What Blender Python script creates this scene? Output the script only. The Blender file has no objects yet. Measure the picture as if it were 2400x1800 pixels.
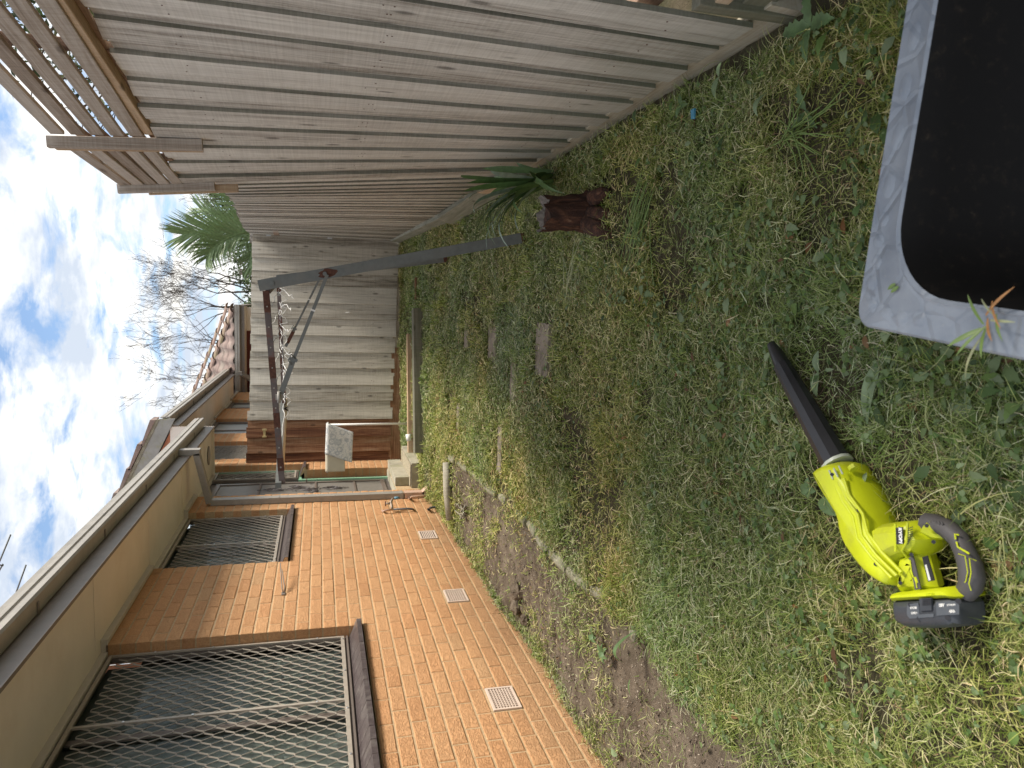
import bpy, math, random
import numpy as np
from mathutils import Matrix, Vector, Euler
random.seed(7); rng = np.random.default_rng(11)
sc = bpy.context.scene
col = sc.collection

# ------------------------------------------------------------------ camera
YAW, PITCH, FPX, CAMH = .1129, .2566, 1724.2, 1.0516
WX = -2.1446                      # face of the brick wall
cyw, syw, cp, sp = math.cos(YAW), math.sin(YAW), math.cos(PITCH), math.sin(PITCH)
RIGHT = np.array([cyw, syw, 0.]); F0 = np.array([-syw, cyw, 0.]); UP = np.array([0, 0, 1.])
FWD = F0*cp-UP*sp; DOWN = -(UP*cp+F0*sp)
cam = bpy.data.cameras.new('camera'); camo = bpy.data.objects.new('camera', cam); col.objects.link(camo)
m = Matrix(((DOWN[0], RIGHT[0], -FWD[0], 0), (DOWN[1], RIGHT[1], -FWD[1], 0), (DOWN[2], RIGHT[2], -FWD[2], CAMH), (0, 0, 0, 1)))
camo.matrix_world = m              # the photograph was taken with the phone on its side
cam.sensor_width = 36; cam.lens = FPX/2400*36; cam.clip_start = .02; cam.clip_end = 600
cam.dof.use_dof = True; cam.dof.focus_distance = 3.6; cam.dof.aperture_fstop = 6.8
sc.camera = camo

# ------------------------------------------------------------------ light
SUN_EL, SUN_AZ = math.radians(51), math.radians(84)     # azimuth from +Y towards +X
world = bpy.data.worlds.new('World'); sc.world = world; world.use_nodes = True
nt = world.node_tree; nt.nodes.clear()
def N(t, typ, **kw):
    n = t.nodes.new(typ)
    for k, v in kw.items():
        if k == 'inp':
            for a, b in v.items(): n.inputs[a].default_value = b
        else: setattr(n, k, v)
    return n
L = nt.links.new
sky = N(nt, 'ShaderNodeTexSky', sky_type='NISHITA', sun_disc=False, sun_elevation=SUN_EL, sun_rotation=SUN_AZ, altitude=60, air_density=1.0, dust_density=.6, ozone_density=1.6)
bg1 = N(nt, 'ShaderNodeBackground'); bg1.inputs['Strength'].default_value = .105
L(sky.outputs[0], bg1.inputs['Color'])
tc = N(nt, 'ShaderNodeTexCoord'); sep = N(nt, 'ShaderNodeSeparateXYZ'); L(tc.outputs['Generated'], sep.inputs[0])
add = N(nt, 'ShaderNodeMath', operation='MAXIMUM', inp={1: 0.0}); L(sep.outputs['Z'], add.inputs[0])
add2 = N(nt, 'ShaderNodeMath', operation='ADD', inp={1: .16}); L(add.outputs[0], add2.inputs[0])
dx = N(nt, 'ShaderNodeMath', operation='DIVIDE'); L(sep.outputs['X'], dx.inputs[0]); L(add2.outputs[0], dx.inputs[1])
dy = N(nt, 'ShaderNodeMath', operation='DIVIDE'); L(sep.outputs['Y'], dy.inputs[0]); L(add2.outputs[0], dy.inputs[1])
cmb = N(nt, 'ShaderNodeCombineXYZ'); L(dx.outputs[0], cmb.inputs[0]); L(dy.outputs[0], cmb.inputs[1])
n1 = N(nt, 'ShaderNodeTexNoise', inp={'Scale': 4.2, 'Detail': 10, 'Roughness': .62, 'Distortion': .35}); L(cmb.outputs[0], n1.inputs['Vector'])
r1 = N(nt, 'ShaderNodeValToRGB'); r1.color_ramp.elements[0].position = .36; r1.color_ramp.elements[1].position = .51
L(n1.outputs['Fac'], r1.inputs[0])
n2 = N(nt, 'ShaderNodeTexNoise', inp={'Scale': 2.6, 'Detail': 8, 'Roughness': .6}); L(cmb.outputs[0], n2.inputs['Vector'])
r2 = N(nt, 'ShaderNodeValToRGB')
r2.color_ramp.elements[0].position = .40; r2.color_ramp.elements[0].color = (.50, .56, .65, 1)
r2.color_ramp.elements[1].position = .60; r2.color_ramp.elements[1].color = (1.0, .98, .93, 1)
L(n2.outputs['Fac'], r2.inputs[0])
bg2 = N(nt, 'ShaderNodeBackground'); bg2.inputs['Strength'].default_value = .76; L(r2.outputs[0], bg2.inputs['Color'])
mx = N(nt, 'ShaderNodeMixShader'); L(r1.outputs[0], mx.inputs[0]); L(bg1.outputs[0], mx.inputs[1]); L(bg2.outputs[0], mx.inputs[2])
wo = N(nt, 'ShaderNodeOutputWorld'); L(mx.outputs[0], wo.inputs[0])
sl = bpy.data.lights.new('sun', 'SUN'); sl.energy = 3.0; sl.angle = math.radians(15); sl.color = (1, .93, .82)
so = bpy.data.objects.new('sun', sl); col.objects.link(so)
sd = Vector((math.sin(SUN_AZ)*math.cos(SUN_EL), math.cos(SUN_AZ)*math.cos(SUN_EL), math.sin(SUN_EL)))
so.rotation_euler = sd.to_track_quat('Z', 'Y').to_euler(); so.location = (6, 3, 8)
sc.view_settings.view_transform = 'Standard'; sc.view_settings.look = 'None'
sc.view_settings.gamma = 1; sc.view_settings.use_curve_mapping = False
sc.view_settings.exposure = .93
sc.render.engine = 'CYCLES'

# ------------------------------------------------------------------ measuring helpers (photograph point -> place)
def ray(q):
    u, v = 1800-q[1], q[0]
    return RIGHT*((u-900)/FPX)+DOWN*((v-1200)/FPX)+FWD
def hit(q, n, d):
    r = ray(q); o = np.array([0, 0, CAMH]); n = np.array(n, float)
    return o+r*((d-n@o)/(n@r))
def onX(q, X): return hit(q, (1, 0, 0), X)
def onY(q, Y): return hit(q, (0, 1, 0), Y)
def onZ(q, Z): return hit(q, (0, 0, 1), Z)
def onG(q, h=0): return hit(q, (0, -.029, 1), -.338+h)
def gz(x, y):
    x = np.asarray(x, float); y = np.asarray(y, float)
    b = .012*np.sin(x*5.1+y*2.3)+.010*np.sin(x*2.3-y*4.1+1)+.006*np.sin(x*11+y*9)
    k = np.clip((.80-x)/.35, 0, 1)
    return -.338+.029*np.minimum(y, 30)+b*np.clip((12-y)/2, 0, 1)*k-.012*(1-k)*(y < 12)

# ------------------------------------------------------------------ materials
def new_mat(name):
    M = bpy.data.materials.new(name); M.use_nodes = True
    t = M.node_tree; t.nodes.clear()
    b = N(t, 'ShaderNodeBsdfPrincipled'); o = N(t, 'ShaderNodeOutputMaterial'); t.links.new(b.outputs[0], o.inputs[0])
    return M, t, b
def ramp(t, src, stops):
    r = N(t, 'ShaderNodeValToRGB'); e = r.color_ramp.elements
    while len(e) < len(stops): e.new(.5)
    for el, (p, c) in zip(e, stops): el.position = p; el.color = (*c, 1) if len(c) == 3 else c
    t.links.new(src, r.inputs[0]); return r.outputs[0]
def mixc(t, fac, a, b, mode='MIX'):
    n = N(t, 'ShaderNodeMix', data_type='RGBA', blend_type=mode)
    for s, v in ((n.inputs[0], fac), (n.inputs[6], a), (n.inputs[7], b)):
        if hasattr(v, 'links'): t.links.new(v, s)
        else: s.default_value = v if isinstance(v, float) else (*v, 1)
    return n.outputs[2]
def math2(t, op, a, b=None):
    n = N(t, 'ShaderNodeMath', operation=op)
    for i, v in enumerate((a, b)):
        if v is None: continue
        if hasattr(v, 'links'): t.links.new(v, n.inputs[i])
        else: n.inputs[i].default_value = v
    return n.outputs[0]
def noise(t, vec, scale, detail=4, rough=.55, dist=0):
    n = N(t, 'ShaderNodeTexNoise', inp={'Scale': scale, 'Detail': detail, 'Roughness': rough, 'Distortion': dist})
    if vec is not None: t.links.new(vec, n.inputs['Vector'])
    return n.outputs['Fac']
def mapping(t, vec, scale=(1, 1, 1), loc=(0, 0, 0)):
    n = N(t, 'ShaderNodeMapping'); n.inputs['Scale'].default_value = scale; n.inputs['Location'].default_value = loc
    t.links.new(vec, n.inputs['Vector']); return n.outputs[0]
def coords(t, rnd=True):
    c = N(t, 'ShaderNodeTexCoord').outputs['Object']
    if rnd:
        oi = N(t, 'ShaderNodeObjectInfo').outputs['Random']
        k = N(t, 'ShaderNodeVectorMath', operation='SCALE'); k.inputs[0].default_value = (13.1, 7.7, 21.3); t.links.new(oi, k.inputs['Scale'])
        a = N(t, 'ShaderNodeVectorMath', operation='ADD'); t.links.new(c, a.inputs[0]); t.links.new(k.outputs[0], a.inputs[1])
        return a.outputs[0]
    return c
def world_pos(t): return N(t, 'ShaderNodeNewGeometry').outputs['Position']
def bump(t, b, h, strength=.4, dist=.004):
    n = N(t, 'ShaderNodeBump', inp={'Strength': strength, 'Distance': dist}); t.links.new(h, n.inputs['Height']); t.links.new(n.outputs[0], b.inputs['Normal'])
def simple(name, c, rough=.6, metal=0., var=.12, nscale=18, bumps=.15, bd=.002, spec=.5, dirt=None):
    M, t, b = new_mat(name); v = coords(t)
    n = noise(t, v, nscale, 6, .6)
    a = tuple(x*(1-var) for x in c); d = tuple(min(1, x*(1+var)) for x in c)
    cc = ramp(t, n, [(.3, a), (.7, d)])
    if dirt:
        n2 = noise(t, v, nscale*.35, 7, .7); f = ramp(t, n2, [(.5, (0, 0, 0)), (.72, (1, 1, 1))])
        cc = mixc(t, f, cc, dirt)
    t.links.new(cc, b.inputs['Base Color']); b.inputs['Roughness'].default_value = rough; b.inputs['Metallic'].default_value = metal
    b.inputs['Specular IOR Level'].default_value = spec
    if bumps: bump(t, b, noise(t, v, nscale*4, 4, .6), bumps, bd)
    return M
def wood(name, stops, alga=0., fresh=None, rough=.85, grain=1.0):
    M, t, b = new_mat(name); v = coords(t)
    vs = mapping(t, v, (70*grain, 70*grain, 2.2)); g = noise(t, vs, 1, 6, .65, 1.2)
    v2 = mapping(t, v, (9, 9, .55)); g2 = noise(t, v2, 1, 4, .6, 1.5)
    f = math2(t, 'ADD', math2(t, 'MULTIPLY', g, .55), math2(t, 'MULTIPLY', g2, .45))
    oi = N(t, 'ShaderNodeObjectInfo').outputs['Random']
    f = math2(t, 'ADD', f, math2(t, 'MULTIPLY', math2(t, 'SUBTRACT', oi, .5), .20))
    c = ramp(t, f, stops)
    # knots
    vk = mapping(t, v, (9, 9, 3.2)); vo = N(t, 'ShaderNodeTexVoronoi', inp={'Scale': 1.0}); t.links.new(vk, vo.inputs['Vector'])
    kf = ramp(t, vo.outputs['Distance'], [(.07, (1, 1, 1)), (.15, (0, 0, 0))])
    c = mixc(t, math2(t, 'MULTIPLY', kf, .65), c, tuple(x*.35 for x in stops[0][1]))
    # saw marks across the board
    vw = mapping(t, v, (3, 3, 160)); sw = noise(t, vw, 1, 2, .5)
    c = mixc(t, .22, c, ramp(t, sw, [(.35, (.25, .24, .22)), (.65, (.9, .88, .84))]), 'SOFT_LIGHT')
    if alga:
        pz = N(t, 'ShaderNodeSeparateXYZ'); t.links.new(world_pos(t), pz.inputs[0])
        low = ramp(t, math2(t, 'ADD', pz.outputs['Z'], math2(t, 'MULTIPLY', noise(t, v, 4, 5), .5)), [(.1, (1, 1, 1)), (.55, (0, 0, 0))])
        c = mixc(t, math2(t, 'MULTIPLY', low, alga), c, (.10, .115, .055))
    t.links.new(c, b.inputs['Base Color']); b.inputs['Roughness'].default_value = rough; b.inputs['Specular IOR Level'].default_value = .2
    bump(t, b, math2(t, 'ADD', g, math2(t, 'MULTIPLY', sw, .3)), .55, .003)
    return M
GREYW = [(.33, (.18, .155, .13)), (.43, (.38, .345, .31)), (.52, (.53, .495, .455)), (.68, (.68, .645, .60))]
m_fence = wood('weathered_paling', GREYW, alga=.45)
m_edgewood = wood('algae_shaded_board_edge', [(.30, (.10, .095, .075)), (.48, (.19, .18, .145)), (.62, (.27, .255, .215)), (.8, (.36, .34, .30))], alga=.5)  # paling edges: algae, plus the shade of the side faces put into the colour
m_fence_back = wood('weathered_paling_warm', [(.33, (.19, .165, .13)), (.43, (.38, .345, .29)), (.53, (.54, .50, .43)), (.70, (.68, .64, .56))], alga=.2)
m_stain = wood('brown_stained_paling', [(.28, (.05, .022, .015)), (.42, (.13, .055, .030)), (.54, (.26, .135, .075)), (.68, (.36, .26, .18)), (.8, (.42, .36, .28))], alga=.1)
m_plinth_grey = wood('grey_plinth', [(.30, (.16, .15, .12)), (.48, (.34, .33, .28)), (.65, (.48, .47, .41)), (.8, (.60, .59, .54))], alga=.5)
m_plinth = wood('plinth_board', [(.30, (.18, .14, .10)), (.45, (.36, .30, .225)), (.58, (.50, .44, .35)), (.75, (.60, .56, .47))], alga=.3)
m_newwood = wood('newer_timber', [(.30, (.24, .15, .09)), (.45, (.40, .28, .18)), (.60, (.52, .39, .27)), (.8, (.60, .48, .37))])
m_slat = wood('slat_timber', [(.30, (.20, .15, .115)), (.46, (.34, .285, .24)), (.6, (.46, .41, .365)), (.8, (.56, .50, .44))])
m_slatback = wood('slat_back_timber', [(.30, (.17, .11, .075)), (.48, (.28, .19, .14)), (.65, (.37, .28, .22)), (.8, (.45, .37, .30))])
m_sleeper = wood('sleeper_timber', [(.30, (.10, .09, .075)), (.48, (.22, .20, .17)), (.62, (.33, .30, .26)), (.8, (.42, .39, .34))], alga=.6)
m_palebeam = wood('pale_log', [(.30, (.20, .18, .14)), (.5, (.36, .33, .27)), (.7, (.48, .45, .38))], alga=.15)

def brick_mat(name, tint=(1, 1, 1)):
    M, t, b = new_mat(name)
    p = world_pos(t); s = N(t, 'ShaderNodeSeparateXYZ'); t.links.new(p, s.inputs[0])
    row = math2(t, 'FLOOR', math2(t, 'DIVIDE', s.outputs['Z'], .086))
    par = math2(t, 'MULTIPLY', math2(t, 'FLOORED_MODULO', row, 2.0), .5)
    cx = math2(t, 'FLOOR', math2(t, 'SUBTRACT', math2(t, 'DIVIDE', math2(t, 'SUBTRACT', s.outputs['Y'], 3.799), .24), par))
    cv = N(t, 'ShaderNodeCombineXYZ'); t.links.new(row, cv.inputs[0]); t.links.new(cx, cv.inputs[1])
    wn = N(t, 'ShaderNodeTexWhiteNoise', noise_dimensions='2D'); t.links.new(cv.outputs[0], wn.inputs['Vector'])
    c = ramp(t, wn.outputs['Value'], [(0, (.56, .305, .155)), (.3, (.61, .345, .18)), (.6, (.64, .37, .195)), (.85, (.60, .325, .165)), (1, (.58, .355, .195))])
    fine = noise(t, p, 95, 5, .7); c = mixc(t, .5, c, ramp(t, fine, [(.3, (.30, .26, .22)), (.7, (.74, .70, .66))]), 'SOFT_LIGHT')
    dm = ramp(t, math2(t, 'ADD', s.outputs['Z'], math2(t, 'MULTIPLY', noise(t, p, 5, 5), .3)), [(.02, (1, 1, 1)), (.30, (0, 0, 0))])
    c = mixc(t, math2(t, 'MULTIPLY', dm, .45), c, (.27, .18, .11))
    stn = ramp(t, noise(t, p, 1.7, 6, .65), [(.5, (0, 0, 0)), (.75, (1, 1, 1))]); c = mixc(t, math2(t, 'MULTIPLY', stn, .16), c, (.38, .20, .10))
    c = mixc(t, 1.0, c, tint, 'MULTIPLY')
    t.links.new(c, b.inputs['Base Color']); b.inputs['Roughness'].default_value = .92; b.inputs['Specular IOR Level'].default_value = .15
    # rolled "worm" texture pressed in the face
    pv = mapping(t, p, (70, 34, 95)); wm = noise(t, pv, 1, 3, .55, 1.8)
    wmr = ramp(t, wm, [(.40, (0, 0, 0)), (.52, (1, 1, 1))])
    c2 = mixc(t, math2(t, 'MULTIPLY', math2(t, 'SUBTRACT', 1.0, wmr), .13), c, (.26, .12, .05)); t.links.new(c2, b.inputs['Base Color'])
    bump(t, b, math2(t, 'ADD', wmr, math2(t, 'MULTIPLY', fine, .6)), .8, .004)
    return M
m_brick = brick_mat('orange_brick'); m_brick2 = brick_mat('orange_brick_far', (.97, .93, .9))
m_mortar = simple('mortar', (.50, .36, .215), .95, var=.18, nscale=60, bumps=.6, bd=.002, spec=.1)
m_trim = simple('taupe_trim', (.155, .125, .105), .45, var=.1, nscale=12, bumps=.05)
m_gutter = simple('gutter_paint', (.38, .35, .305), .4, var=.10, nscale=7, bumps=.05, dirt=(.27, .245, .21))
m_fascia = simple('fascia_paint', (.21, .18, .155), .5, var=.1, nscale=9)
m_soffit = simple('soffit_paint', (.86, .785, .70), .7, var=.04, nscale=3, bumps=.05, dirt=(.78, .69, .59))
m_quad = simple('cornice_paint', (.62, .58, .52), .6, var=.05)
m_pipe = simple('downpipe_paint', (.30, .28, .25), .5, var=.08, nscale=20, dirt=(.40, .36, .32))
m_primer = simple('pink_primer', (.55, .36, .27), .6, var=.15, nscale=30, dirt=(.40, .34, .28))
m_frame = simple('window_frame', (.17, .14, .12), .4, var=.08)
m_grille = simple('grille_paint', (.37, .325, .27), .45, var=.1, nscale=30)
m_grille_dark = simple('grille_far', (.30, .27, .23), .5)
m_tilesill = simple('sill_tile', (.085, .068, .068), .28, var=.25, nscale=40, dirt=(.17, .15, .14))
m_green = simple('green_door_trim', (.27, .50, .33), .5, var=.06)
m_door = simple('door_dark', (.10, .085, .085), .35, var=.15)
m_doorpanel = simple('door_mesh_panel', (.20, .185, .165), .5, var=.1)
m_conc = simple('concrete', (.40, .37, .29), .95, var=.2, nscale=8, bumps=.6, bd=.004, dirt=(.24, .24, .14), spec=.15)
m_rough = simple('rough_concrete', (.42, .37, .27), .95, var=.35, nscale=45, bumps=1.0, bd=.01, spec=.1)
m_paver = simple('soil_caked_paver', (.27, .23, .185), .95, var=.2, nscale=14, bumps=.8, bd=.006, dirt=(.13, .11, .08), spec=.1)
m_edge = simple('edging_concrete', (.27, .255, .19), .95, var=.25, nscale=14, bumps=.8, bd=.006, dirt=(.16, .17, .08), spec=.1)
m_galv = simple('grey_steel', (.15, .158, .152), .5, .1, var=.15, nscale=25, dirt=(.17, .165, .15))
m_rust = simple('rusty_steel', (.13, .105, .10), .6, .3, var=.2, nscale=20, dirt=(.20, .06, .035))
m_rustonly = simple('rust', (.10, .042, .028), .9, 0, var=.4, nscale=60, bumps=.6)
m_bright = simple('galvanised', (.62, .64, .66), .3, .7, var=.08)
m_white = simple('white_plastic', (.80, .79, .76), .45, var=.04)
m_offwhite = simple('bamboo_tan', (.58, .50, .40), .5, var=.1)
m_copper = simple('painted_pipe', (.58, .38, .28), .6, var=.12, nscale=40)
m_dkpipe = simple('black_pipe', (.07, .075, .08), .5)
m_yel = simple('lime_plastic', (.56, .62, .012), .42, var=.07, nscale=14, bumps=.12, dirt=(.40, .42, .05))
m_blk = simple('black_plastic', (.022, .022, .026), .38, var=.2, bumps=.08)
m_gry = simple('grey_rubber', (.085, .078, .08), .6, var=.1, bumps=.15)
m_bat = simple('battery_plastic', (.05, .055, .065), .42, var=.12)
m_batlt = simple('battery_panel', (.085, .095, .11), .45, var=.08)
m_litter = simple('blue_wrapper', (.06, .24, .36), .4, var=.3)
m_brass = simple('yellow_latch', (.62, .50, .25), .5, var=.15)
m_tap = simple('tap_metal', (.30, .24, .19), .5, .4, var=.25, nscale=60)
m_blue = simple('blue_fitting', (.10, .22, .30), .5)
m_redbrick = simple('red_brick_gable', (.42, .17, .09), .9, var=.25, nscale=20)
m_brownwall = simple('dark_red_wall', (.14, .035, .028), .8, var=.15)
m_bark = simple('grey_bark', (.15, .125, .105), .95, var=.3, nscale=20)
m_twig = simple('twig_bark', (.06, .047, .038), .95, var=.25, nscale=9)
m_lichenboard = simple('lichened_board', (.33, .33, .31), .8, var=.15, nscale=10, dirt=(.27, .26, .08))
m_tile = simple('roof_tile', (.26, .19, .165), .85, var=.35, nscale=6, bumps=.5, dirt=(.34, .30, .25))
m_ridge = simple('ridge_cap_tile', (.30, .205, .165), .85, var=.3, nscale=8, bumps=.5, dirt=(.26, .23, .10))
m_verge = simple('verge_mortar', (.30, .28, .21), .95, var=.4, nscale=20, bumps=.8, bd=.01)

# curtain / glass
def mk_glass():
    M, t, b = new_mat('window_glass'); b.inputs['Base Color'].default_value = (.9, .95, .93, 1)
    b.inputs['Roughness'].default_value = .02; b.inputs['Transmission Weight'].default_value = 1; b.inputs['IOR'].default_value = 1.1
    b.inputs['Specular IOR Level'].default_value = .8
    return M
m_glass = mk_glass()
m_curtain = simple('curtain', (.19, .205, .185), .9, var=.06, nscale=3)
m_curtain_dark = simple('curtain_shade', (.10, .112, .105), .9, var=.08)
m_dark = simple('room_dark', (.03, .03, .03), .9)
m_greyglass = simple('grey_panel_door', (.36, .38, .37), .35, var=.05)

def veg(name, rough=.55, trans=.25, spec=.3):
    M, t, b = new_mat(name); a = N(t, 'ShaderNodeAttribute', attribute_name='col'); t.links.new(a.outputs['Color'], b.inputs['Base Color'])
    b.inputs['Roughness'].default_value = rough; b.inputs['Specular IOR Level'].default_value = spec
    tr = N(t, 'ShaderNodeBsdfTranslucent'); t.links.new(a.outputs['Color'], tr.inputs['Color'])
    ms = N(t, 'ShaderNodeMixShader', inp={0: trans}); t.links.new(b.outputs[0], ms.inputs[1]); t.links.new(tr.outputs[0], ms.inputs[2])
    o = [n for n in t.nodes if n.type == 'OUTPUT_MATERIAL'][0]; t.links.new(ms.outputs[0], o.inputs[0]); return M
m_veg = veg('foliage')
def leafmat(name, c, rough=.4):
    M, t, b = new_mat(name); v = coords(t); n = noise(t, v, 30, 4)
    cc = ramp(t, n, [(.3, tuple(x*.75 for x in c)), (.7, tuple(x*1.25 for x in c))]); t.links.new(cc, b.inputs['Base Color'])
    b.inputs['Roughness'].default_value = rough; return M
m_strap = leafmat('strap_leaf', (.085, .15, .045)); m_strap2 = leafmat('strap_leaf_grey', (.22, .29, .22), .35)
m_palm = leafmat('palm_leaflet', (.19, .27, .12), .42); m_dock = leafmat('dock_leaf', (.09, .15, .055), .55); m_dock2 = leafmat('dull_leaf', (.17, .23, .12), .6)

# soil
def mk_soil():
    M, t, b = new_mat('soil_and_turf'); p = world_pos(t)
    n = noise(t, p, 9, 8, .65); c = ramp(t, n, [(.3, (.085, .066, .048)), (.5, (.16, .128, .096)), (.7, (.25, .205, .155))])
    g = ramp(t, noise(t, p, 2.3, 6, .6), [(.42, (0, 0, 0)), (.6, (1, 1, 1))])
    s = N(t, 'ShaderNodeSeparateXYZ'); t.links.new(p, s.inputs[0])
    lawn = ramp(t, math2(t, 'ADD', s.outputs['X'], math2(t, 'MULTIPLY', noise(t, p, 3, 5), .5)), [(-1.15+1.15, (0, 0, 0)), (.02, (1, 1, 1))])
    mr = N(t, 'ShaderNodeMapRange', inp={'From Min': -1.55, 'From Max': -1.25}); t.links.new(math2(t, 'ADD', s.outputs['X'], math2(t, 'MULTIPLY', math2(t, 'SUBTRACT', noise(t, p, 3, 5), .5), .5)), mr.inputs['Value'])
    far = N(t, 'ShaderNodeMapRange', inp={'From Min': 6.0, 'From Max': 7.0}); t.links.new(s.outputs['Y'], far.inputs['Value'])
    f = math2(t, 'MAXIMUM', mr.outputs[0], far.outputs[0])
    gc = mixc(t, g, (.045, .050, .020), (.075, .062, .036))  # shade of the gaps between blades put into the ground colour under the lawn
    c = mixc(t, math2(t, 'MULTIPLY', f, .7), c, gc)
    t.links.new(c, b.inputs['Base Color']); b.inputs['Roughness'].default_value = .95; b.inputs['Specular IOR Level'].default_value = .1
    h = math2(t, 'ADD', noise(t, p, 60, 6, .7), math2(t, 'MULTIPLY', noise(t, p, 220, 4, .7), .5)); bump(t, b, h, 1.0, .012); return M
m_soil = mk_soil()

# mat fabric (printed)
def mk_mat():
    M, t, b = new_mat('faded_printed_mat'); v = coords(t, False)
    n = noise(t, mapping(t, v, (1, 1, 1)), 34, 6, .7, 1.5); c = ramp(t, n, [(.38, (.42, .46, .50)), (.5, (.74, .74, .71)), (.7, (.82, .81, .78))])
    vo = N(t, 'ShaderNodeTexVoronoi', inp={'Scale': 11}); t.links.new(v, vo.inputs['Vector'])
    r = ramp(t, vo.outputs['Distance'], [(.26, (0, 0, 0)), (.32, (1, 1, 1)), (.40, (1, 1, 1)), (.46, (0, 0, 0))])
    c = mixc(t, math2(t, 'MULTIPLY', r, .45), c, (.28, .33, .38)); t.links.new(c, b.inputs['Base Color']); b.inputs['Roughness'].default_value = .95
    bump(t, b, noise(t, mapping(t, v, (20, 20, 260)), 1, 2), .4, .002); return M
m_mat = mk_mat(); m_cream = simple('cream_mat', (.60, .55, .43), .95, var=.05)
def mk_stump():
    M, t, b = new_mat('rotten_wood'); v = coords(t); g = noise(t, mapping(t, v, (30, 30, 7)), 1, 8, .7, 1)
    c = ramp(t, g, [(.3, (.018, .009, .007)), (.5, (.06, .024, .015)), (.62, (.13, .055, .03)), (.78, (.30, .19, .12))]); t.links.new(c, b.inputs['Base Color'])
    b.inputs['Roughness'].default_value = .9; bump(t, b, g, 1, .02); return M
m_stump = mk_stump(); m_stumptop = simple('cut_wood_grey', (.17, .15, .13), .9, var=.35, nscale=40, bumps=.8)
def mk_tub():
    M, t, b = new_mat('blue_grey_plastic'); v = coords(t, False)
    vo = N(t, 'ShaderNodeTexVoronoi', feature='DISTANCE_TO_EDGE', inp={'Scale': 17}); t.links.new(mapping(t, v, (1, 1, .2)), vo.inputs['Vector'])
    e = ramp(t, vo.outputs['Distance'], [(.0, (0, 0, 0)), (.12, (1, 1, 1))])
    n = noise(t, v, 14, 6); c = ramp(t, n, [(.35, (.215, .245, .295)), (.7, (.31, .34, .385))])
    c = mixc(t, math2(t, 'MULTIPLY', ramp(t, noise(t, v, 120, 4, .7), [(.62, (0, 0, 0)), (.7, (1, 1, 1))]), .35), c, (.42, .40, .36))
    t.links.new(c, b.inputs['Base Color']); b.inputs['Roughness'].default_value = .42; bump(t, b, e, .5, .004); return M
m_tub = mk_tub()
def mk_tubin():
    M, t, b = new_mat('tub_inside'); v = coords(t, False); n = noise(t, v, 45, 7, .75)
    c = ramp(t, n, [(.54, (.005, .004, .0035)), (.64, (.018, .013, .009)), (.76, (.08, .06, .04))]); t.links.new(c, b.inputs['Base Color']); b.inputs['Roughness'].default_value = .7; return M
m_tubin = mk_tubin()

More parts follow.
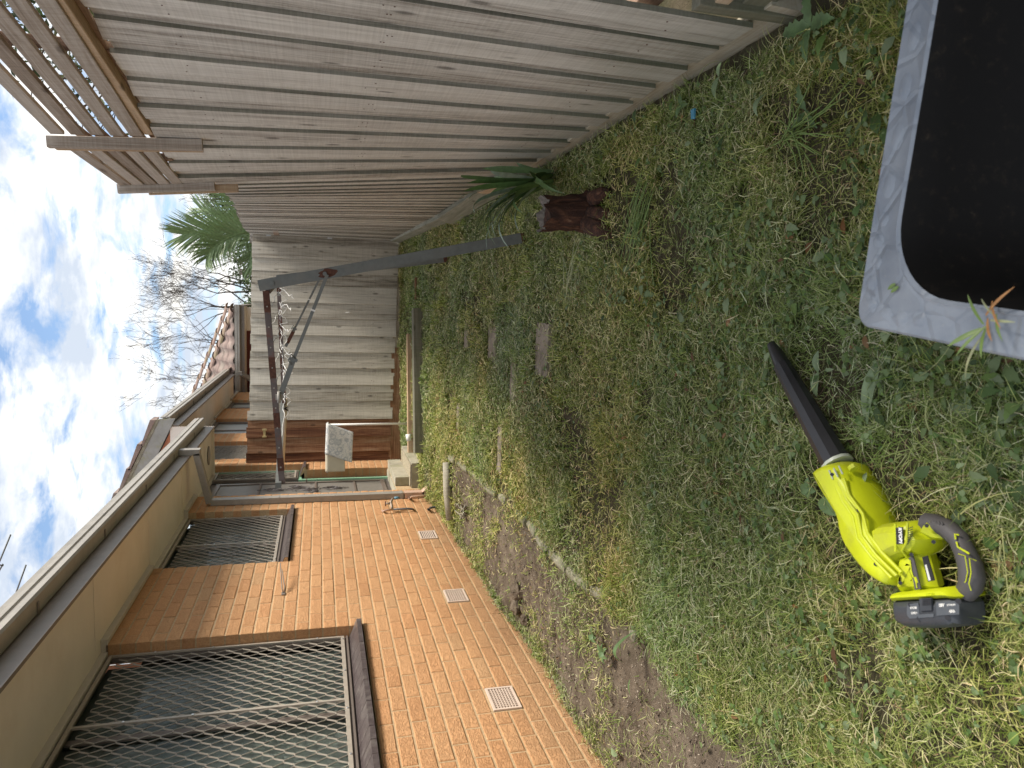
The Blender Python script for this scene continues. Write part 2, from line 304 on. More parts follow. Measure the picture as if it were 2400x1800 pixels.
# ------------------------------------------------------------------ object helpers
WM = {}
def tag(o, label=None, cat=None, group=None, kind=None):
    if label: o['label'] = label
    if cat: o['category'] = cat
    if group: o['group'] = group
    if kind: o['kind'] = kind
    return o
def link(o, parent=None, M=None):
    col.objects.link(o); M = M or Matrix()
    o.matrix_basis = M
    if parent is not None:
        o.parent = parent; o.matrix_parent_inverse = WM[parent.name].inverted()
    WM[o.name] = M
    return o
def thing(name, loc, label, cat, group=None):
    o = bpy.data.objects.new(name, None); o.empty_display_size = .1
    link(o, None, Matrix.Translation(Vector([float(c) for c in loc]))); return tag(o, label, cat, group)
class MB:
    def __init__(s): s.v = []; s.f = []; s.sm = []
    def add(s, vs, fs, smooth=False):
        k = len(s.v); s.v += [tuple(float(c) for c in p) for p in vs]; s.f += [tuple(i+k for i in f) for f in fs]; s.sm += [smooth]*len(fs); return s
    def box(s, x0, x1, y0, y1, z0, z1):
        vs = [(x, y, z) for x in (x0, x1) for y in (y0, y1) for z in (z0, z1)]
        return s.add(vs, [(0, 1, 3, 2), (4, 6, 7, 5), (0, 4, 5, 1), (2, 3, 7, 6), (0, 2, 6, 4), (1, 5, 7, 3)])
    def hexa(s, a, b):     # a,b: 4 corner loops
        return s.add(list(a)+list(b), [(0, 1, 2, 3), (7, 6, 5, 4), (0, 4, 5, 1), (1, 5, 6, 2), (2, 6, 7, 3), (3, 7, 4, 0)])
    def beam(s, p, q, w, h, up=(0, 0, 1)):
        p = Vector(p); q = Vector(q); d = (q-p).normalized(); u = Vector(up); r = d.cross(u)
        if r.length < 1e-4: r = d.cross(Vector((1, 0, 0)))
        r.normalize(); u = r.cross(d).normalized()
        f = lambda c: [c+r*w/2+u*h/2, c-r*w/2+u*h/2, c-r*w/2-u*h/2, c+r*w/2-u*h/2]
        return s.hexa(f(p), f(q))
    def tube(s, pts, r, n=8, caps=True, flat=None, smooth=True):
        pts = [Vector([float(c) for c in p]) for p in pts]; rs = r if isinstance(r, (list, tuple)) else [r]*len(pts)
        vs = []; ref = None
        for i, p in enumerate(pts):
            d = (pts[min(i+1, len(pts)-1)]-pts[max(i-1, 0)]).normalized()
            if ref is None: ref = Vector((0, 0, 1)) if abs(d.z) < .9 else Vector((1, 0, 0))
            a = d.cross(ref).normalized(); b_ = a.cross(d).normalized(); ref = b_
            fl = flat if flat else 1
            for k in range(n):
                t = 2*math.pi*(k+.5)/n; vs.append(p+a*math.cos(t)*rs[i]+b_*math.sin(t)*rs[i]*fl)
        fs = [(i*n+k, i*n+(k+1) % n, (i+1)*n+(k+1) % n, (i+1)*n+k) for i in range(len(pts)-1) for k in range(n)]
        s.add(vs, fs, smooth)
        if caps:
            k0 = len(s.v)-len(vs); s.f += [tuple(k0+k for k in range(n))[::-1], tuple(k0+(len(pts)-1)*n+k for k in range(n))]; s.sm += [False, False]
        return s
    def prism(s, prof, y0, y1, closed=True):    # profile of (x,z) swept along Y
        n = len(prof); vs = [(x, y0, z) for x, z in prof]+[(x, y1, z) for x, z in prof]
        fs = [(i, (i+1) % n, n+(i+1) % n, n+i) for i in range(n if closed else n-1)]
        if closed: fs += [tuple(range(n))[::-1], tuple(range(n, 2*n))]
        return s.add(vs, fs)
    def mesh(s, name):
        me = bpy.data.meshes.new(name); me.from_pydata(s.v, [], s.f)
        if any(s.sm): me.polygons.foreach_set('use_smooth', s.sm)
        me.update(); return me
    def build(s, name, mat, parent=None, M=None, **kw):
        me = s.mesh(name); me.materials.append(mat); o = bpy.data.objects.new(name, me)
        link(o, parent, M); return tag(o, **kw)
def inst(name, me, parent, M, **kw):
    o = bpy.data.objects.new(name, me); link(o, parent, M); return tag(o, **kw)
def struct(name, mb, mat): return mb.build(name, mat, kind='structure')
_bc = {}
def board_mesh(w, t, l, mat):            # local: width x, thickness y, length z; centred
    k = (round(w, 3), round(t, 3), round(l, 2), mat.name)
    if k not in _bc:
        b = .0025; mb = MB(); x, y, z = w/2, t/2, l/2
        loop = [(-x, y-b), (-x+b, y), (x-b, y), (x, y-b), (x, -y+b), (x-b, -y), (-x+b, -y), (-x, -y+b)]
        vs = [(a, c, -z) for a, c in loop]+[(a, c, z) for a, c in loop]
        mb.add(vs, [(i, (i+1) % 8, 8+(i+1) % 8, 8+i) for i in range(8)]+[tuple(range(8))[::-1], tuple(range(8, 16))])
        me = mb.mesh('board'); me.materials.append(mat)
        if mat.name == 'weathered_paling':
            me.materials.append(m_edgewood)
            for i in (0, 2, 3, 4, 6, 7): me.polygons[i].material_index = 1 if i in (3, 7) else 0
        _bc[k] = me
    return _bc[k]
def board(name, p, q, w, t, mat, parent, normal, **kw):
    """a board from p to q (centre line), width w across, thickness t along normal"""
    p = Vector([float(c) for c in p]); q = Vector([float(c) for c in q]); z = (q-p); l = z.length; z.normalize()
    y = Vector(normal); y = (y-z*y.dot(z)).normalized(); x = y.cross(z)
    M = Matrix((x, y, z)).transposed().to_4x4(); lq = max(.02, round(l, 2)); M = Matrix.Translation((p+q)/2)@M@Matrix.Diagonal((1, 1, l/lq, 1))
    return inst(name, board_mesh(w, t, lq, mat), parent, M, **kw)

# ------------------------------------------------------------------ GROUND
def grid(x0, x1, nx, y0, y1, ny, dz=0., rough=True):
    X, Y = np.meshgrid(np.linspace(x0, x1, nx), np.linspace(y0, y1, ny), indexing='ij'); Z = gz(X, Y)+dz
    if rough: Z = Z+.004*rng.standard_normal(Z.shape)
    mb = MB(); mb.v = [tuple(p) for p in np.stack([X, Y, Z], -1).reshape(-1, 3)]
    mb.f = [(i*ny+j, (i+1)*ny+j, (i+1)*ny+j+1, i*ny+j+1) for i in range(nx-1) for j in range(ny-1)]; mb.sm = [True]*len(mb.f); return mb
g1 = grid(-2.6, 1.6, 120, -.6, 12.2, 300)
struct('ground', g1, m_soil)
g2 = grid(-150, 150, 16, -60, 260, 60, -.05, False); struct('ground_beyond', g2, m_soil)

# ------------------------------------------------------------------ BRICK HOUSE (near unit)
H = thing('brick_house', (-3.5, 5.5, -.25), 'orange brick house with brown trimmed eaves and grille windows along the lawn', 'house')
RC = .086; Y0B = 3.799
_bm = {}
def brick_mesh(l, mat):
    k = (round(l, 3), mat.name)
    if k not in _bm:
        b = .004; h = .076; mb = MB()
        def loop(x, i): return [(x, i, i), (x, l-i, i), (x, l-i, h-i), (x, i, h-i)]
        v = loop(-.105, 0)+loop(-b, 0)+loop(0, b); f = [(3, 2, 1, 0), (8, 9, 10, 11)]
        for o in (0, 4):
            for i in range(4): f.append((o+i, o+(i+1) % 4, o+4+(i+1) % 4, o+4+i))
        mb.add(v, f); me = mb.mesh('brick'); me.materials.append(mat); _bm[k] = me
    return _bm[k]
def brick_cells(rows, ranges, holes=()):
    out = []
    for k in rows:
        z = k*RC; off = .12 if k % 2 else 0
        for a, b in ranges(k):
            n0 = int(math.floor((a-Y0B-off)/.24))-1
            for n in range(n0, n0+int((b-a)/.24)+4):
                c0 = max(a, Y0B+off+n*.24+.005); c1 = min(b, Y0B+off+n*.24+.235)
                segs = [(c0, c1)]
                for hy0, hy1, hk in holes:
                    if k in hk:
                        ns = []
                        for s0, s1 in segs:
                            if s1 <= hy0 or s0 >= hy1: ns.append((s0, s1)); continue
                            if s0 < hy0-.0: ns.append((s0, hy0-.006))
                            if s1 > hy1: ns.append((hy1+.006, s1))
                        segs = ns
                for s0, s1 in segs:
                    if s1-s0 > .03: out.append((s0, z, s1-s0))
    return out
def lay_bricks(cells, mat, parent, x, limit, keyf):
    cells = sorted(cells, key=keyf); far = MB()
    for i, (y, z, l) in enumerate(cells):
        jx = random.uniform(-.0015, .0015); l = round(l, 2) if l < .22 else .23
        if i < limit: inst('brick', brick_mesh(l, mat), parent, Matrix.Translation((x+jx, y, z)))
        else:
            me = brick_mesh(l, mat); far.add([(v.co.x+x+jx, v.co.y+y, v.co.z+z) for v in me.vertices], [tuple(p.vertices) for p in me.polygons])
    if far.f: far.build('brickwork', mat, parent, kind='stuff')
VENTS = [3.679, 5.119, 6.559]
W1 = (2.349, 4.764); W2 = (6.079, 7.639); DR = 8.239
def ranges1(k):
    z = k*RC; r = []
    if z < .76: r.append((1.9, DR))
    elif z < 1.28: r += [(1.9, W1[0]), (W1[1], DR)]
    else: r += [(1.9, W1[0]), (W1[1], W2[0]), (W2[1], DR)]
    if z < 1.20: r.append((9.40, 9.98))
    else: r.append((9.74, 9.98))
    return r
cells = brick_cells(range(-4, 28), ranges1, [(v-.118, v+.118, (0, 1)) for v in VENTS])
cells = [c for c in cells if c[1]+.03 > float(gz(WX, c[0]))-.05 and c[1] < 2.30]
lay_bricks(cells, m_brick, H, WX, 298, lambda c: (c[0]+.12)**2+4 if c[0] > 2.75 else 900)
wl = MB(); mx0, mx1 = WX-.118, WX-.0045
for y0, y1, z0, z1 in [(1.9, DR, -.6, .768), (1.9, W1[0], .768, 2.36), (W1[1], DR, .768, 1.284), (W1[1], W2[0], 1.284, 2.36), (W2[1], DR, 1.284, 2.36), (9.40, 9.98, -.6, 1.23), (9.74, 9.98, 1.23, 2.36), (8.24, 9.40, -.6, .19)]:
    wl.box(mx0, mx1, y0+.002, y1-.002, z0, z1)
wl.build('wall', m_mortar, H)
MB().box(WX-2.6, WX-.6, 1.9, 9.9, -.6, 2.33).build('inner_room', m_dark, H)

# security grille of expanded metal
def grille(x, y0, y1, z0, z1, mat, parent, py=.083, pz=.0505, name='security_grille'):
    mb = MB(); nr = int((z1-z0)/pz); nc = int((y1-y0)/py)+2
    w, d = .0016, .0030
    for r in range(nr):
        za = z0+r*pz; zb = za+pz
        for c in range(-1, nc):
            ya = y0+(c+.5*(r % 2))*py
            for s in (-1, 1):
                yb = ya+s*py/2
                if min(ya, yb) < y0 or max(ya, yb) > y1: continue
                ky = .22*s*py/2
                for (pa, pb) in (((ya, za), (ya+ky, za+pz*.04)), ((ya+ky, za+pz*.04), (yb-ky, zb-pz*.04)), ((yb-ky, zb-pz*.04), (yb, zb))):
                    A = (x, pa[0], pa[1]); B = (x, pb[0], pb[1]); dd = Vector(B)-Vector(A); nn = Vector((0, -dd.z, dd.y)).normalized()
                    if nn.z < 0: nn = -nn
                    t = nn*w; e = Vector((d, 0, 0)); til = nn*d*.35
                    A = Vector(A); B = Vector(B)
                    mb.add([A+t+e-til, A-t+e-til, A-t-e+til, A+t-e+til, B+t+e-til, B-t+e-til, B-t-e+til, B+t-e+til], [(0, 4, 5, 1), (1, 5, 6, 2), (2, 6, 7, 3), (3, 7, 4, 0)])
    return mb.build(name, mat, parent)
def window(y0, y1, z0, z1, mulls, parent, xw=WX, sashes=(), gm=None, curt=m_curtain, folds=26, dark=None):
    w = MB(); xo, xi = xw-.078, xw-.108; fw = .035
    w.box(xi, xo, y0, y1, z0, z0+.045); w.box(xi, xo, y0, y1, z1-.05, z1); w.box(xi, xo, y0, y0+fw, z0+.045, z1-.05); w.box(xi, xo, y1-fw, y1, z0+.045, z1-.05)
    w.box(xo-.004, xo+.012, y0+.004, y1-.004, z0+.006, z0+.018)
    W = w.build('window', m_frame, parent)
    g = MB(); gx = xo+.004
    gw = .018
    g.box(gx, gx+.012, y0+.012, y1-.012, z0+.030, z0+.052); g.box(gx, gx+.012, y0+.012, y1-.012, z1-.062, z1-.04)
    for yy in [y0+.012, y1-.012-gw]+[q-gw/2 for q in mulls]: g.box(gx, gx+.012, yy, yy+gw, z0+.052, z1-.062)
    g.build('grille_frame', m_grille if not gm else gm, W)
    grille(gx+.004, y0+.03, y1-.03, z0+.05, z1-.06, gm or m_grille, W)
    s = MB()
    for q in sashes: s.box(xi-.012, xi-.002, q-.022, q+.022, z0+.045, z1-.05)
    if sashes: s.build('sash', m_frame, W)
    MB().box(xi-.020, xi-.016, y0+.01, y1-.01, z0+.03, z1-.03).build('pane', m_glass, W)
    c = MB(); n = folds*8; ys = np.linspace(y0-.05, y1+.05, n); vs = []
    for i, y in enumerate(ys):
        xx = xi-.085+.016*math.sin(y*24+1.6*math.sin(y*7))+.004*math.sin(y*61)
        vs += [(xx, y, z0-.05), (xx, y, z1+.05)]
    c.add(vs, [(2*i, 2*i+2, 2*i+3, 2*i+1) for i in range(n-1)], True); c.build('curtain', curt, W)
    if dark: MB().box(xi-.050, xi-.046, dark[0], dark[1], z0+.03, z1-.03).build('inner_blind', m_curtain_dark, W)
    # screws
    sm_ = MB()
    for yy in [y0+.02]+list(mulls)+[y1-.02]:
        for zz in (z0+.2, (z0+z1)/2+.1, z1-.3): sm_.tube([(gx+.012, yy, zz), (gx+.0165, yy, zz)], .006, 8)
    for yy in np.arange(y0+.25, y1, .42): sm_.tube([(gx+.012, yy, z0+.04), (gx+.017, yy, z0+.04)], .006, 8)
    sm_.build('screw', m_bright, W, kind='stuff')
    return W
def sill(y0, y1, zb, zt, parent, xw=WX, step=.118):
    n = int(round((y1-y0)/step)); st = (y1-y0)/n
    for i in range(n):
        a = y0+i*st+.0015; b = y0+(i+1)*st-.0015; j = random.uniform(-.0012, .0012)
        P = [(xw-.092, zt+.002), (xw+.034+j, zb+.028), (xw+.034+j, zb), (xw-.02, zb-.0)]
        MB().prism(P, a, b).build('sill_tile', m_tilesill, parent)
    MB().prism([(xw-.091, zt-.003), (xw+.031, zb+.025), (xw+.031, zb+.001), (xw-.02, zb+.001)], y0+.001, y1-.001).build('sill_grout', m_mortar, parent)
    return
WZ = 2.33
window(W1[0]+.004, W1[1]-.002, .862, WZ, [3.16, 3.96], H, sashes=(3.9,), dark=(3.93, 4.75))
window(W2[0]+.004, W2[1]-.002, 1.375, WZ, [6.80], H, sashes=(6.86,), dark=(6.86, 7.62))
sill(W1[0]+.002, W1[1]+.02, .782, .862, H)
sill(W2[0]-.0, W2[1]+.02, 1.296, 1.376, H)
# sidelight beside the door, door, green trim
XD = WX-.128
window(9.31, 9.738, 1.30, WZ, [], H, xw=XD+.112, curt=m_curtain_dark, folds=8)
sill(9.40, 9.74, 1.212, 1.285, H)
d = MB(); d.box(XD-.04, XD, 8.25, 9.27, .205, 2.30); D = d.build('security_door', m_door, H)
fr = MB()
for a in (8.42, 9.17): fr.box(XD, XD+.018, a, a+.05, .26, 2.24)
for z in (.26, .62, 1.08, 1.72, 2.19): fr.box(XD, XD+.017, 8.47, 9.17, z, z+.022 if z not in (.26, 2.19) else z+.05)
fr.build('door_frame', m_frame, D)
MB().box(XD+.001, XD+.004, 8.47, 9.17, .28, 2.2).build('mesh_panel', m_doorpanel, D)
sc_ = MB()
for (cy, cz, s) in ((8.86, 1.22, .075), (8.86, .88, .05), (8.86, 1.55, .05), (8.98, 1.32, .03), (8.74, 1.12, .03)):
    for k in range(5):
        a0 = k*2*math.pi/5; sc_.tube([(XD+.022, cy+math.cos(a0+t*.8)*s*t/3, cz+math.sin(a0+t*.8)*s*1.6*t/3) for t in range(1, 6)], .004, 5)
sc_.tube([(XD+.02, 8.86, .7), (XD+.02, 8.86, 1.75)], .004, 5); sc_.build('scrollwork', m_door, D)
hd = MB(); hd.tube([(XD+.02, 9.18, 1.2), (XD+.055, 9.18, 1.2), (XD+.055, 9.12, 1.2)], .008, 6); hd.build('handle', m_frame, D)
gt = MB(); gt.box(XD+.006, XD+.03, 9.27, 9.31, .205, 1.262); gt.box(XD+.006, XD+.03, 9.27, 9.735, 1.262, 1.298); gt.box(XD+.020, XD+.044, 9.70, 9.738, 1.299, 2.328)
gt.build('green_trim', m_green, H)
MB().box(XD-.02, XD+.11, 8.24, 9.40, .19, .204).build('door_step_sill', m_conc, H)
# eaves
def eaves(parent, ya, yb, zs, xf, gdz=0., endcap=True):
    MB().box(WX-.16, xf-.002, ya, yb, zs, zs+.012).build('soffit', m_soffit, parent)
    MB().box(xf, xf+.022, ya, yb, zs-.032, zs+.17).build('fascia', m_fascia, parent)
    g = xf+.03; z = zs+.075
    prof = [(g, z), (g+.088, z), (g+.100, z+.010), (g+.100, z+.034), (g+.092, z+.040), (g+.092, z+.052), (g+.101, z+.060), (g+.101, z+.080), (g+.093, z+.088), (g+.096, z+.112), (g+.088, z+.118), (g+.084, z+.112), (g+.084, z+.02), (g+.004, z+.012), (g+.004, z+.10), (g, z+.10)]
    G = MB().prism(prof, ya, yb).build('gutter', m_gutter, parent)
    for i, yy in enumerate(np.arange(ya+.6, yb-.2, 1.2)):
        MB().box(g-.006, g+.060, yy, yy+.022, z-.006, z-.002).build('gutter_bracket', m_fascia, G)
    # joints in the sheets
    for yy in np.arange(ya+.75, yb-.4, 1.45): MB().box(WX+.02, xf-.01, yy, yy+.012, zs-.003, zs-.0005).build('joint_strip', m_soffit, parent)
    return G
eaves(H, 1.0, 9.62, 2.339, -1.64)
MB().box(WX-.16, -1.618, 9.622, 9.634, 2.307, 2.50).build('eave_end_board', m_soffit, H)
cq = MB()
def cor(y0, y1, x): cq.box(x, x+.03, y0, y1, 2.300, 2.3385)
cor(1.9, W1[0], WX+.002); cor(W1[0]-.0, W1[1]+.0, WX-.076); cor(W1[1], W2[0], WX+.002); cor(W2[0], W2[1], WX-.076); cor(W2[1], DR+.0, WX+.002); cor(DR, 9.7, XD+.012)
for y, s in ((W1[0], 1), (W1[1], -1), (W2[0], 1), (W2[1], -1), (DR, 1)): cq.box(WX-.046, WX+.002, min(y, y+s*-.03), max(y, y-s*.03), 2.3005, 2.338)
cq.build('cornice', m_quad, H)
v = MB(); v.tube([(-1.925, 9.33, 2.338), (-1.925, 9.33, 2.330)], .115, 28); VV = v.build('soffit_vent', m_fascia, H)
MB().tube([(-1.925, 9.33, 2.330), (-1.925, 9.33, 2.3275)], .095, 28).build('vent_disc', m_pipe, VV)
# roof of the near unit
t25 = math.tan(math.radians(25))
MB().hexa([(-1.56, 1.0, 2.50), (-1.56, 9.9, 2.50), (-5.6, 9.9, 2.50+4.04*t25), (-5.6, 1.0, 2.50+4.04*t25)], [(-1.56, 1.0, 2.53), (-1.56, 9.9, 2.53), (-5.6, 9.9, 2.53+4.04*t25), (-5.6, 1.0, 2.53+4.04*t25)]).build('roof', m_tile, H)
# wall vents
for i, vy in enumerate(VENTS):
    mb = MB(); x0, x1 = WX-.0025, WX+.006; a, b, z0, z1 = vy-.113, vy+.113, .003, .157
    mb.box(x0, x1, a, b, z0, z0+.013); mb.box(x0, x1, a, b, z1-.013, z1); mb.box(x0, x1, a, a+.014, z0+.013, z1-.013); mb.box(x0, x1, b-.014, b, z0+.013, z1-.013)
    if i < 2:
        for k in range(1, 11): yy = a+.014+(b-a-.028)*k/11; mb.box(x0, x1-.001, yy-.0027, yy+.0027, z0+.013, z1-.013)
        for k in range(1, 8): zz = z0+.013+(z1-z0-.026)*k/8; mb.box(x0+.001, x1-.002, a+.014, b-.014, zz-.0027, zz+.0027)
    else:
        for k in range(1, 8): zz = z0+.013+(z1-z0-.026)*k/8; mb.box(x0, x1-.001, a+.014, b-.014, zz-.0035, zz+.0035)
    V = mb.build('wall_vent', simple('vent_terracotta', (.66, .53, .44), .8, var=.06, nscale=30) if i == 0 else bpy.data.materials['vent_terracotta'], H)
    MB().box(WX-.0042, WX-.0030, a, b, z0, z1).build('vent_hole_dark', m_dark, V)  # dark plate in place of the unlit depth behind the vent holes
# downpipe
dp = MB()
py0, py1 = 7.84, 7.94
def rect_sweep(mb, pts, w, d):
    for p, q in zip(pts[:-1], pts[1:]): mb.beam(p, q, w, d, up=(0, 0, 1) if abs((Vector(q)-Vector(p)).normalized().z) < .7 else (1, 0, 0))
rect_sweep(dp, [(WX+.034, 7.89, .16), (WX+.034, 7.89, 2.12)], .10, .058)
rect_sweep(dp, [(WX+.028, 7.89, 2.135), (-1.60, 7.89, 2.25)], .098, .060)
rect_sweep(dp, [(-1.585, 7.89, 2.215), (-1.585, 7.89, 2.42)], .098, .060)
DP = dp.build('downpipe', m_pipe, H)
pp = MB(); rect_sweep(pp, [(WX+.035, 7.89, -.06), (WX+.035, 7.89, .15)], .103, .061); rect_sweep(pp, [(WX+.035, 7.89, -.055), (WX+.10, 7.89, -.12)], .103, .061); pp.build('unpainted_pipe_foot', m_primer, DP)
st = MB()
for z in (1.45, .17): st.box(WX+.001, WX+.067, 7.835, 7.945, z, z+.02)
st.build('pipe_strap', m_pipe, DP)

# ------------------------------------------------------------------ FAR UNIT
F = thing('brick_house', (-3.5, 13.5, 0), 'further brick unit behind the back fence with higher eave and lichened barge board', 'house')
SEG2 = [(9.985, 10.03, 0, 2.36), (11.40, 12.07, 0, 2.84), (13.56, 14.78, 0, 2.84), (16.03, 17.3, 0, 2.84)]
def r2(k): return [(10.0, 10.16)]+[(a+.0, b) for a, b, _, _ in SEG2[1:]]
c2 = [c for c in brick_cells(range(19, 33), r2) if c[1] < (2.36 if c[0] < 10.3 else 2.78)]
lay_bricks(c2, m_brick2, F, WX, 220, lambda c: c[0])
w2 = MB(); w2.box(mx0, mx1, 9.99, 10.14, -.2, 2.36)
for a, b, _, zt in SEG2[1:]: w2.box(mx0, mx1, a+.002, b-.002, -.2, zt)
w2.build('wall', m_mortar, F)
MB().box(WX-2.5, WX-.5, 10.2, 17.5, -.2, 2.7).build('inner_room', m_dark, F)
window(10.145, 11.395, 1.35, 2.80, [], F, gm=m_grille, folds=10)
for a, b in ((12.075, 13.555), (14.785, 16.025)):
    g = MB(); g.box(WX-.105, WX-.095, a, b, .6, 2.80); Wn = g.build('window', m_greyglass, F)
    f2 = MB(); f2.box(WX-.094, WX-.06, a, a+.06, .6, 2.80); f2.box(WX-.094, WX-.06, b-.06, b, .6, 2.80); f2.box(WX-.094, WX-.06, a+.06, b-.06, 2.74, 2.80); f2.box(WX-.094, WX-.075, (a+b)/2-.03, (a+b)/2+.03, .6, 2.74); f2.build('window_frame', m_frame, Wn)
eaves(F, 10.13, 16.66, 2.825, -1.70)
cq = MB()
for a, b, x in ((10.15, 11.40, WX-.05), (11.40, 12.07, WX), (12.07, 13.56, WX-.05), (13.56, 14.78, WX), (14.78, 16.03, WX-.05), (16.03, 17.3, WX)): cq.box(x+.002, x+.032, a, b, 2.785, 2.8245)
cq.build('cornice', m_quad, F)
v = MB(); v.tube([(-1.96, 11.2, 2.824), (-1.96, 11.2, 2.816)], .12, 28); VV = v.build('soffit_vent', m_fascia, F); MB().tube([(-1.96, 11.2, 2.816), (-1.96, 11.2, 2.813)], .1, 28).build('vent_disc', m_pipe, VV)
# gable end: barge board, verge tiles, brick infill, box end
sB = .464
def barge(x0, x1, z0, z1, y0, y1, name, mat, slope=sB):
    f = lambda x, z: (x, z+slope*(-1.592-x))
    return MB().hexa([(x1, y0, f(x1, z0)[1]), (x0, y0, f(x0, z0)[1]), (x0, y0, f(x0, z1)[1]), (x1, y0, f(x1, z1)[1])], [(x1, y1, f(x1, z0)[1]), (x0, y1, f(x0, z0)[1]), (x0, y1, f(x0, z1)[1]), (x1, y1, f(x1, z1)[1])]).build(name, mat, F)
barge(-6, -1.592, 2.835, 3.015, 10.085, 10.105, 'barge_board', m_lichenboard)
barge(-6, -1.60, 3.016, 3.055, 10.075, 10.13, 'verge_mortar', m_verge)
for i in range(14):
    x1 = -1.60-i*.31; x0 = x1-.33; b = 3.055+.012*(i % 2)
    f = lambda x: sB*(-1.592-x)
    MB().hexa([(x1, 10.06, b+f(x1)), (x0, 10.06, b+f(x0)+.0), (x0, 10.06, b+.045+f(x0)-.02), (x1, 10.06, b+.065+f(x1))], [(x1, 10.32, b+f(x1)), (x0, 10.32, b+f(x0)), (x0, 10.32, b+.045+f(x0)-.02), (x1, 10.32, b+.065+f(x1))]).build('verge_tile', m_tile, F)
MB().hexa([(-1.70, 10.12, 2.826), (-6, 10.12, 2.826), (-6, 10.12, 2.83+sB*4.4), (-1.70, 10.12, 2.87)], [(-1.70, 10.16, 2.826), (-6, 10.16, 2.826), (-6, 10.16, 2.83+sB*4.4), (-1.70, 10.16, 2.87)]).build('gable_wall', m_redbrick, F)
MB().box(-2.02, -1.70, 10.108, 10.119, 2.50, 2.90).build('eave_end_board', m_soffit, F)
MB().hexa([(-1.6, 10.13, 2.96), (-1.6, 22, 2.96), (-6, 22, 2.96+4.4*sB), (-6, 10.13, 2.96+4.4*sB)], [(-1.6, 10.13, 3.0), (-1.6, 22, 3.0), (-6, 22, 3.0+4.4*sB), (-6, 10.13, 3.0+4.4*sB)]).build('roof', m_tile, F)

# ------------------------------------------------------------------ TILED WING beyond
G3 = thing('tiled_house', (-1.8, 18, .2), 'low wing with red brown concrete roof tiles rising above the back fence', 'house')
gy = 17.3
def prismX(prof, x0, x1):   # profile of (y,z) along X
    mb = MB(); n = len(prof); vs = [(x0, y, z) for y, z in prof]+[(x1, y, z) for y, z in prof]
    mb.add(vs, [(i, (i+1) % n, n+(i+1) % n, n+i) for i in range(n)]+[tuple(range(n))[::-1], tuple(range(n, 2*n))]); return mb
z = 2.745
prismX([(gy+.10, z), (gy+.012, z), (gy, z+.010), (gy, z+.034), (gy+.008, z+.040), (gy+.008, z+.052), (gy-.001, z+.060), (gy-.001, z+.080), (gy+.007, z+.088), (gy+.004, z+.115), (gy+.10, z+.115)], -2.2, -.20).build('gutter', m_gutter, G3)
prismX([(gy+.105, 2.66), (gy+.125, 2.66), (gy+.125, 2.85), (gy+.105, 2.85)], -2.2, -.22).build('fascia', m_fascia, G3)
MB().box(-2.6, -.24, gy+.126, gy+.9, 2.665, 2.675).build('soffit', m_soffit, G3)
MB().box(-3.2, -.80, gy+.66, gy+.75, 0, 2.664).build('wall', m_brownwall, G3)
MB().box(-.80, -.26, gy+.66, gy+.75, 0, 2.664).build('pale_wall', m_soffit, G3)
MB().box(-.235, -.21, gy+.1, gy+3, 2.66, 2.86).build('side_fascia', m_fascia, G3)
pt = math.radians(25); dr, dz_ = math.cos(pt), math.sin(pt)
tm = MB(); wT, lT = .30, .36; n = 8
vs = []
for j, (yy, zz) in enumerate(((0, -.022), (0, 0), (lT, 0))):
    for i in range(n+1):
        u = i/n; vs.append((u*(wT+.012), yy*dr, zz+yy*dz_+.026*math.sin(u*2*math.pi+.6)))
tm.add(vs, [(j*(n+1)+i, j*(n+1)+i+1, (j+1)*(n+1)+i+1, (j+1)*(n+1)+i) for j in range(2) for i in range(n)], True)
tme = tm.mesh('roof_tile'); tme.materials.append(m_tile)
for r in range(9):
    s = r*.315; xl = -.24-s*dr; c = 0
    while True:
        x = -4.2+c*wT; c += 1
        if x+wT > xl+.12: break
        inst('roof_tile', tme, G3, Matrix.Translation((x, gy+.03+s*dr, 2.875+s*dz_+.02)))
# hip: ridge caps, plus the smaller far hip
def capline(p, q, n_, w=.13):
    p = Vector(p); q = Vector(q)
    for i in range(n_):
        a = p.lerp(q, i/n_); b = p.lerp(q, (i+1.06)/n_); d = (b-a).normalized(); r = d.cross(Vector((0, 0, 1))).normalized(); u = r.cross(d)
        vs = []
        for (c, k, lift) in ((a, 1.12, .018), (b, .95, -.004)):
            for t in range(7):
                an = math.pi*t/6; vs.append(c+r*math.cos(an)*w*k+u*(math.sin(an)*w*.55*k+lift-.045))
        MB().add(vs, [(t, t+1, 7+t+1, 7+t) for t in range(6)]).build('ridge_cap', m_ridge, G3)
capline((-.27, gy+.02, 2.90), (-3.4, gy+3.15, 2.90+3.13*.464), 11)
capline((-.24, gy+1.0, 3.12), (-3.0, gy+3.7, 3.12+2.7*.50), 9, .1)
MB().hexa([(-.24, gy+.05, 2.86), (-6, gy+.05, 2.86), (-6, gy+3.2, 2.86+3.15*.466), (-3.39, gy+3.2, 2.86+3.15*.466)], [(-.24, gy+.1, 2.84), (-6, gy+.1, 2.84), (-6, gy+3.2, 2.84+3.1*.466), (-3.39, gy+3.2, 2.83+3.1*.466)]).build('roof_deck', m_verge, G3)
MB().hexa([(-.22, gy+.3, 2.86), (-.22, gy+6, 2.86), (-3.2, gy+6, 4.2), (-3.4, gy+3.2, 4.3)], [(-.22, gy+.3, 2.89), (-.22, gy+6, 2.89), (-3.2, gy+6, 4.23), (-3.4, gy+3.2, 4.33)]).build('roof_side', m_tile, G3)
dp = MB(); dp.beam((-1.72, gy-.02, 2.80), (-1.72, gy-.02, 2.70), .09, .06, (0, 1, 0)); dp.beam((-1.74, gy-.0, 2.71), (-2.08, gy+.5, 2.30), .09, .06); dp.build('downpipe', m_pipe, G3)

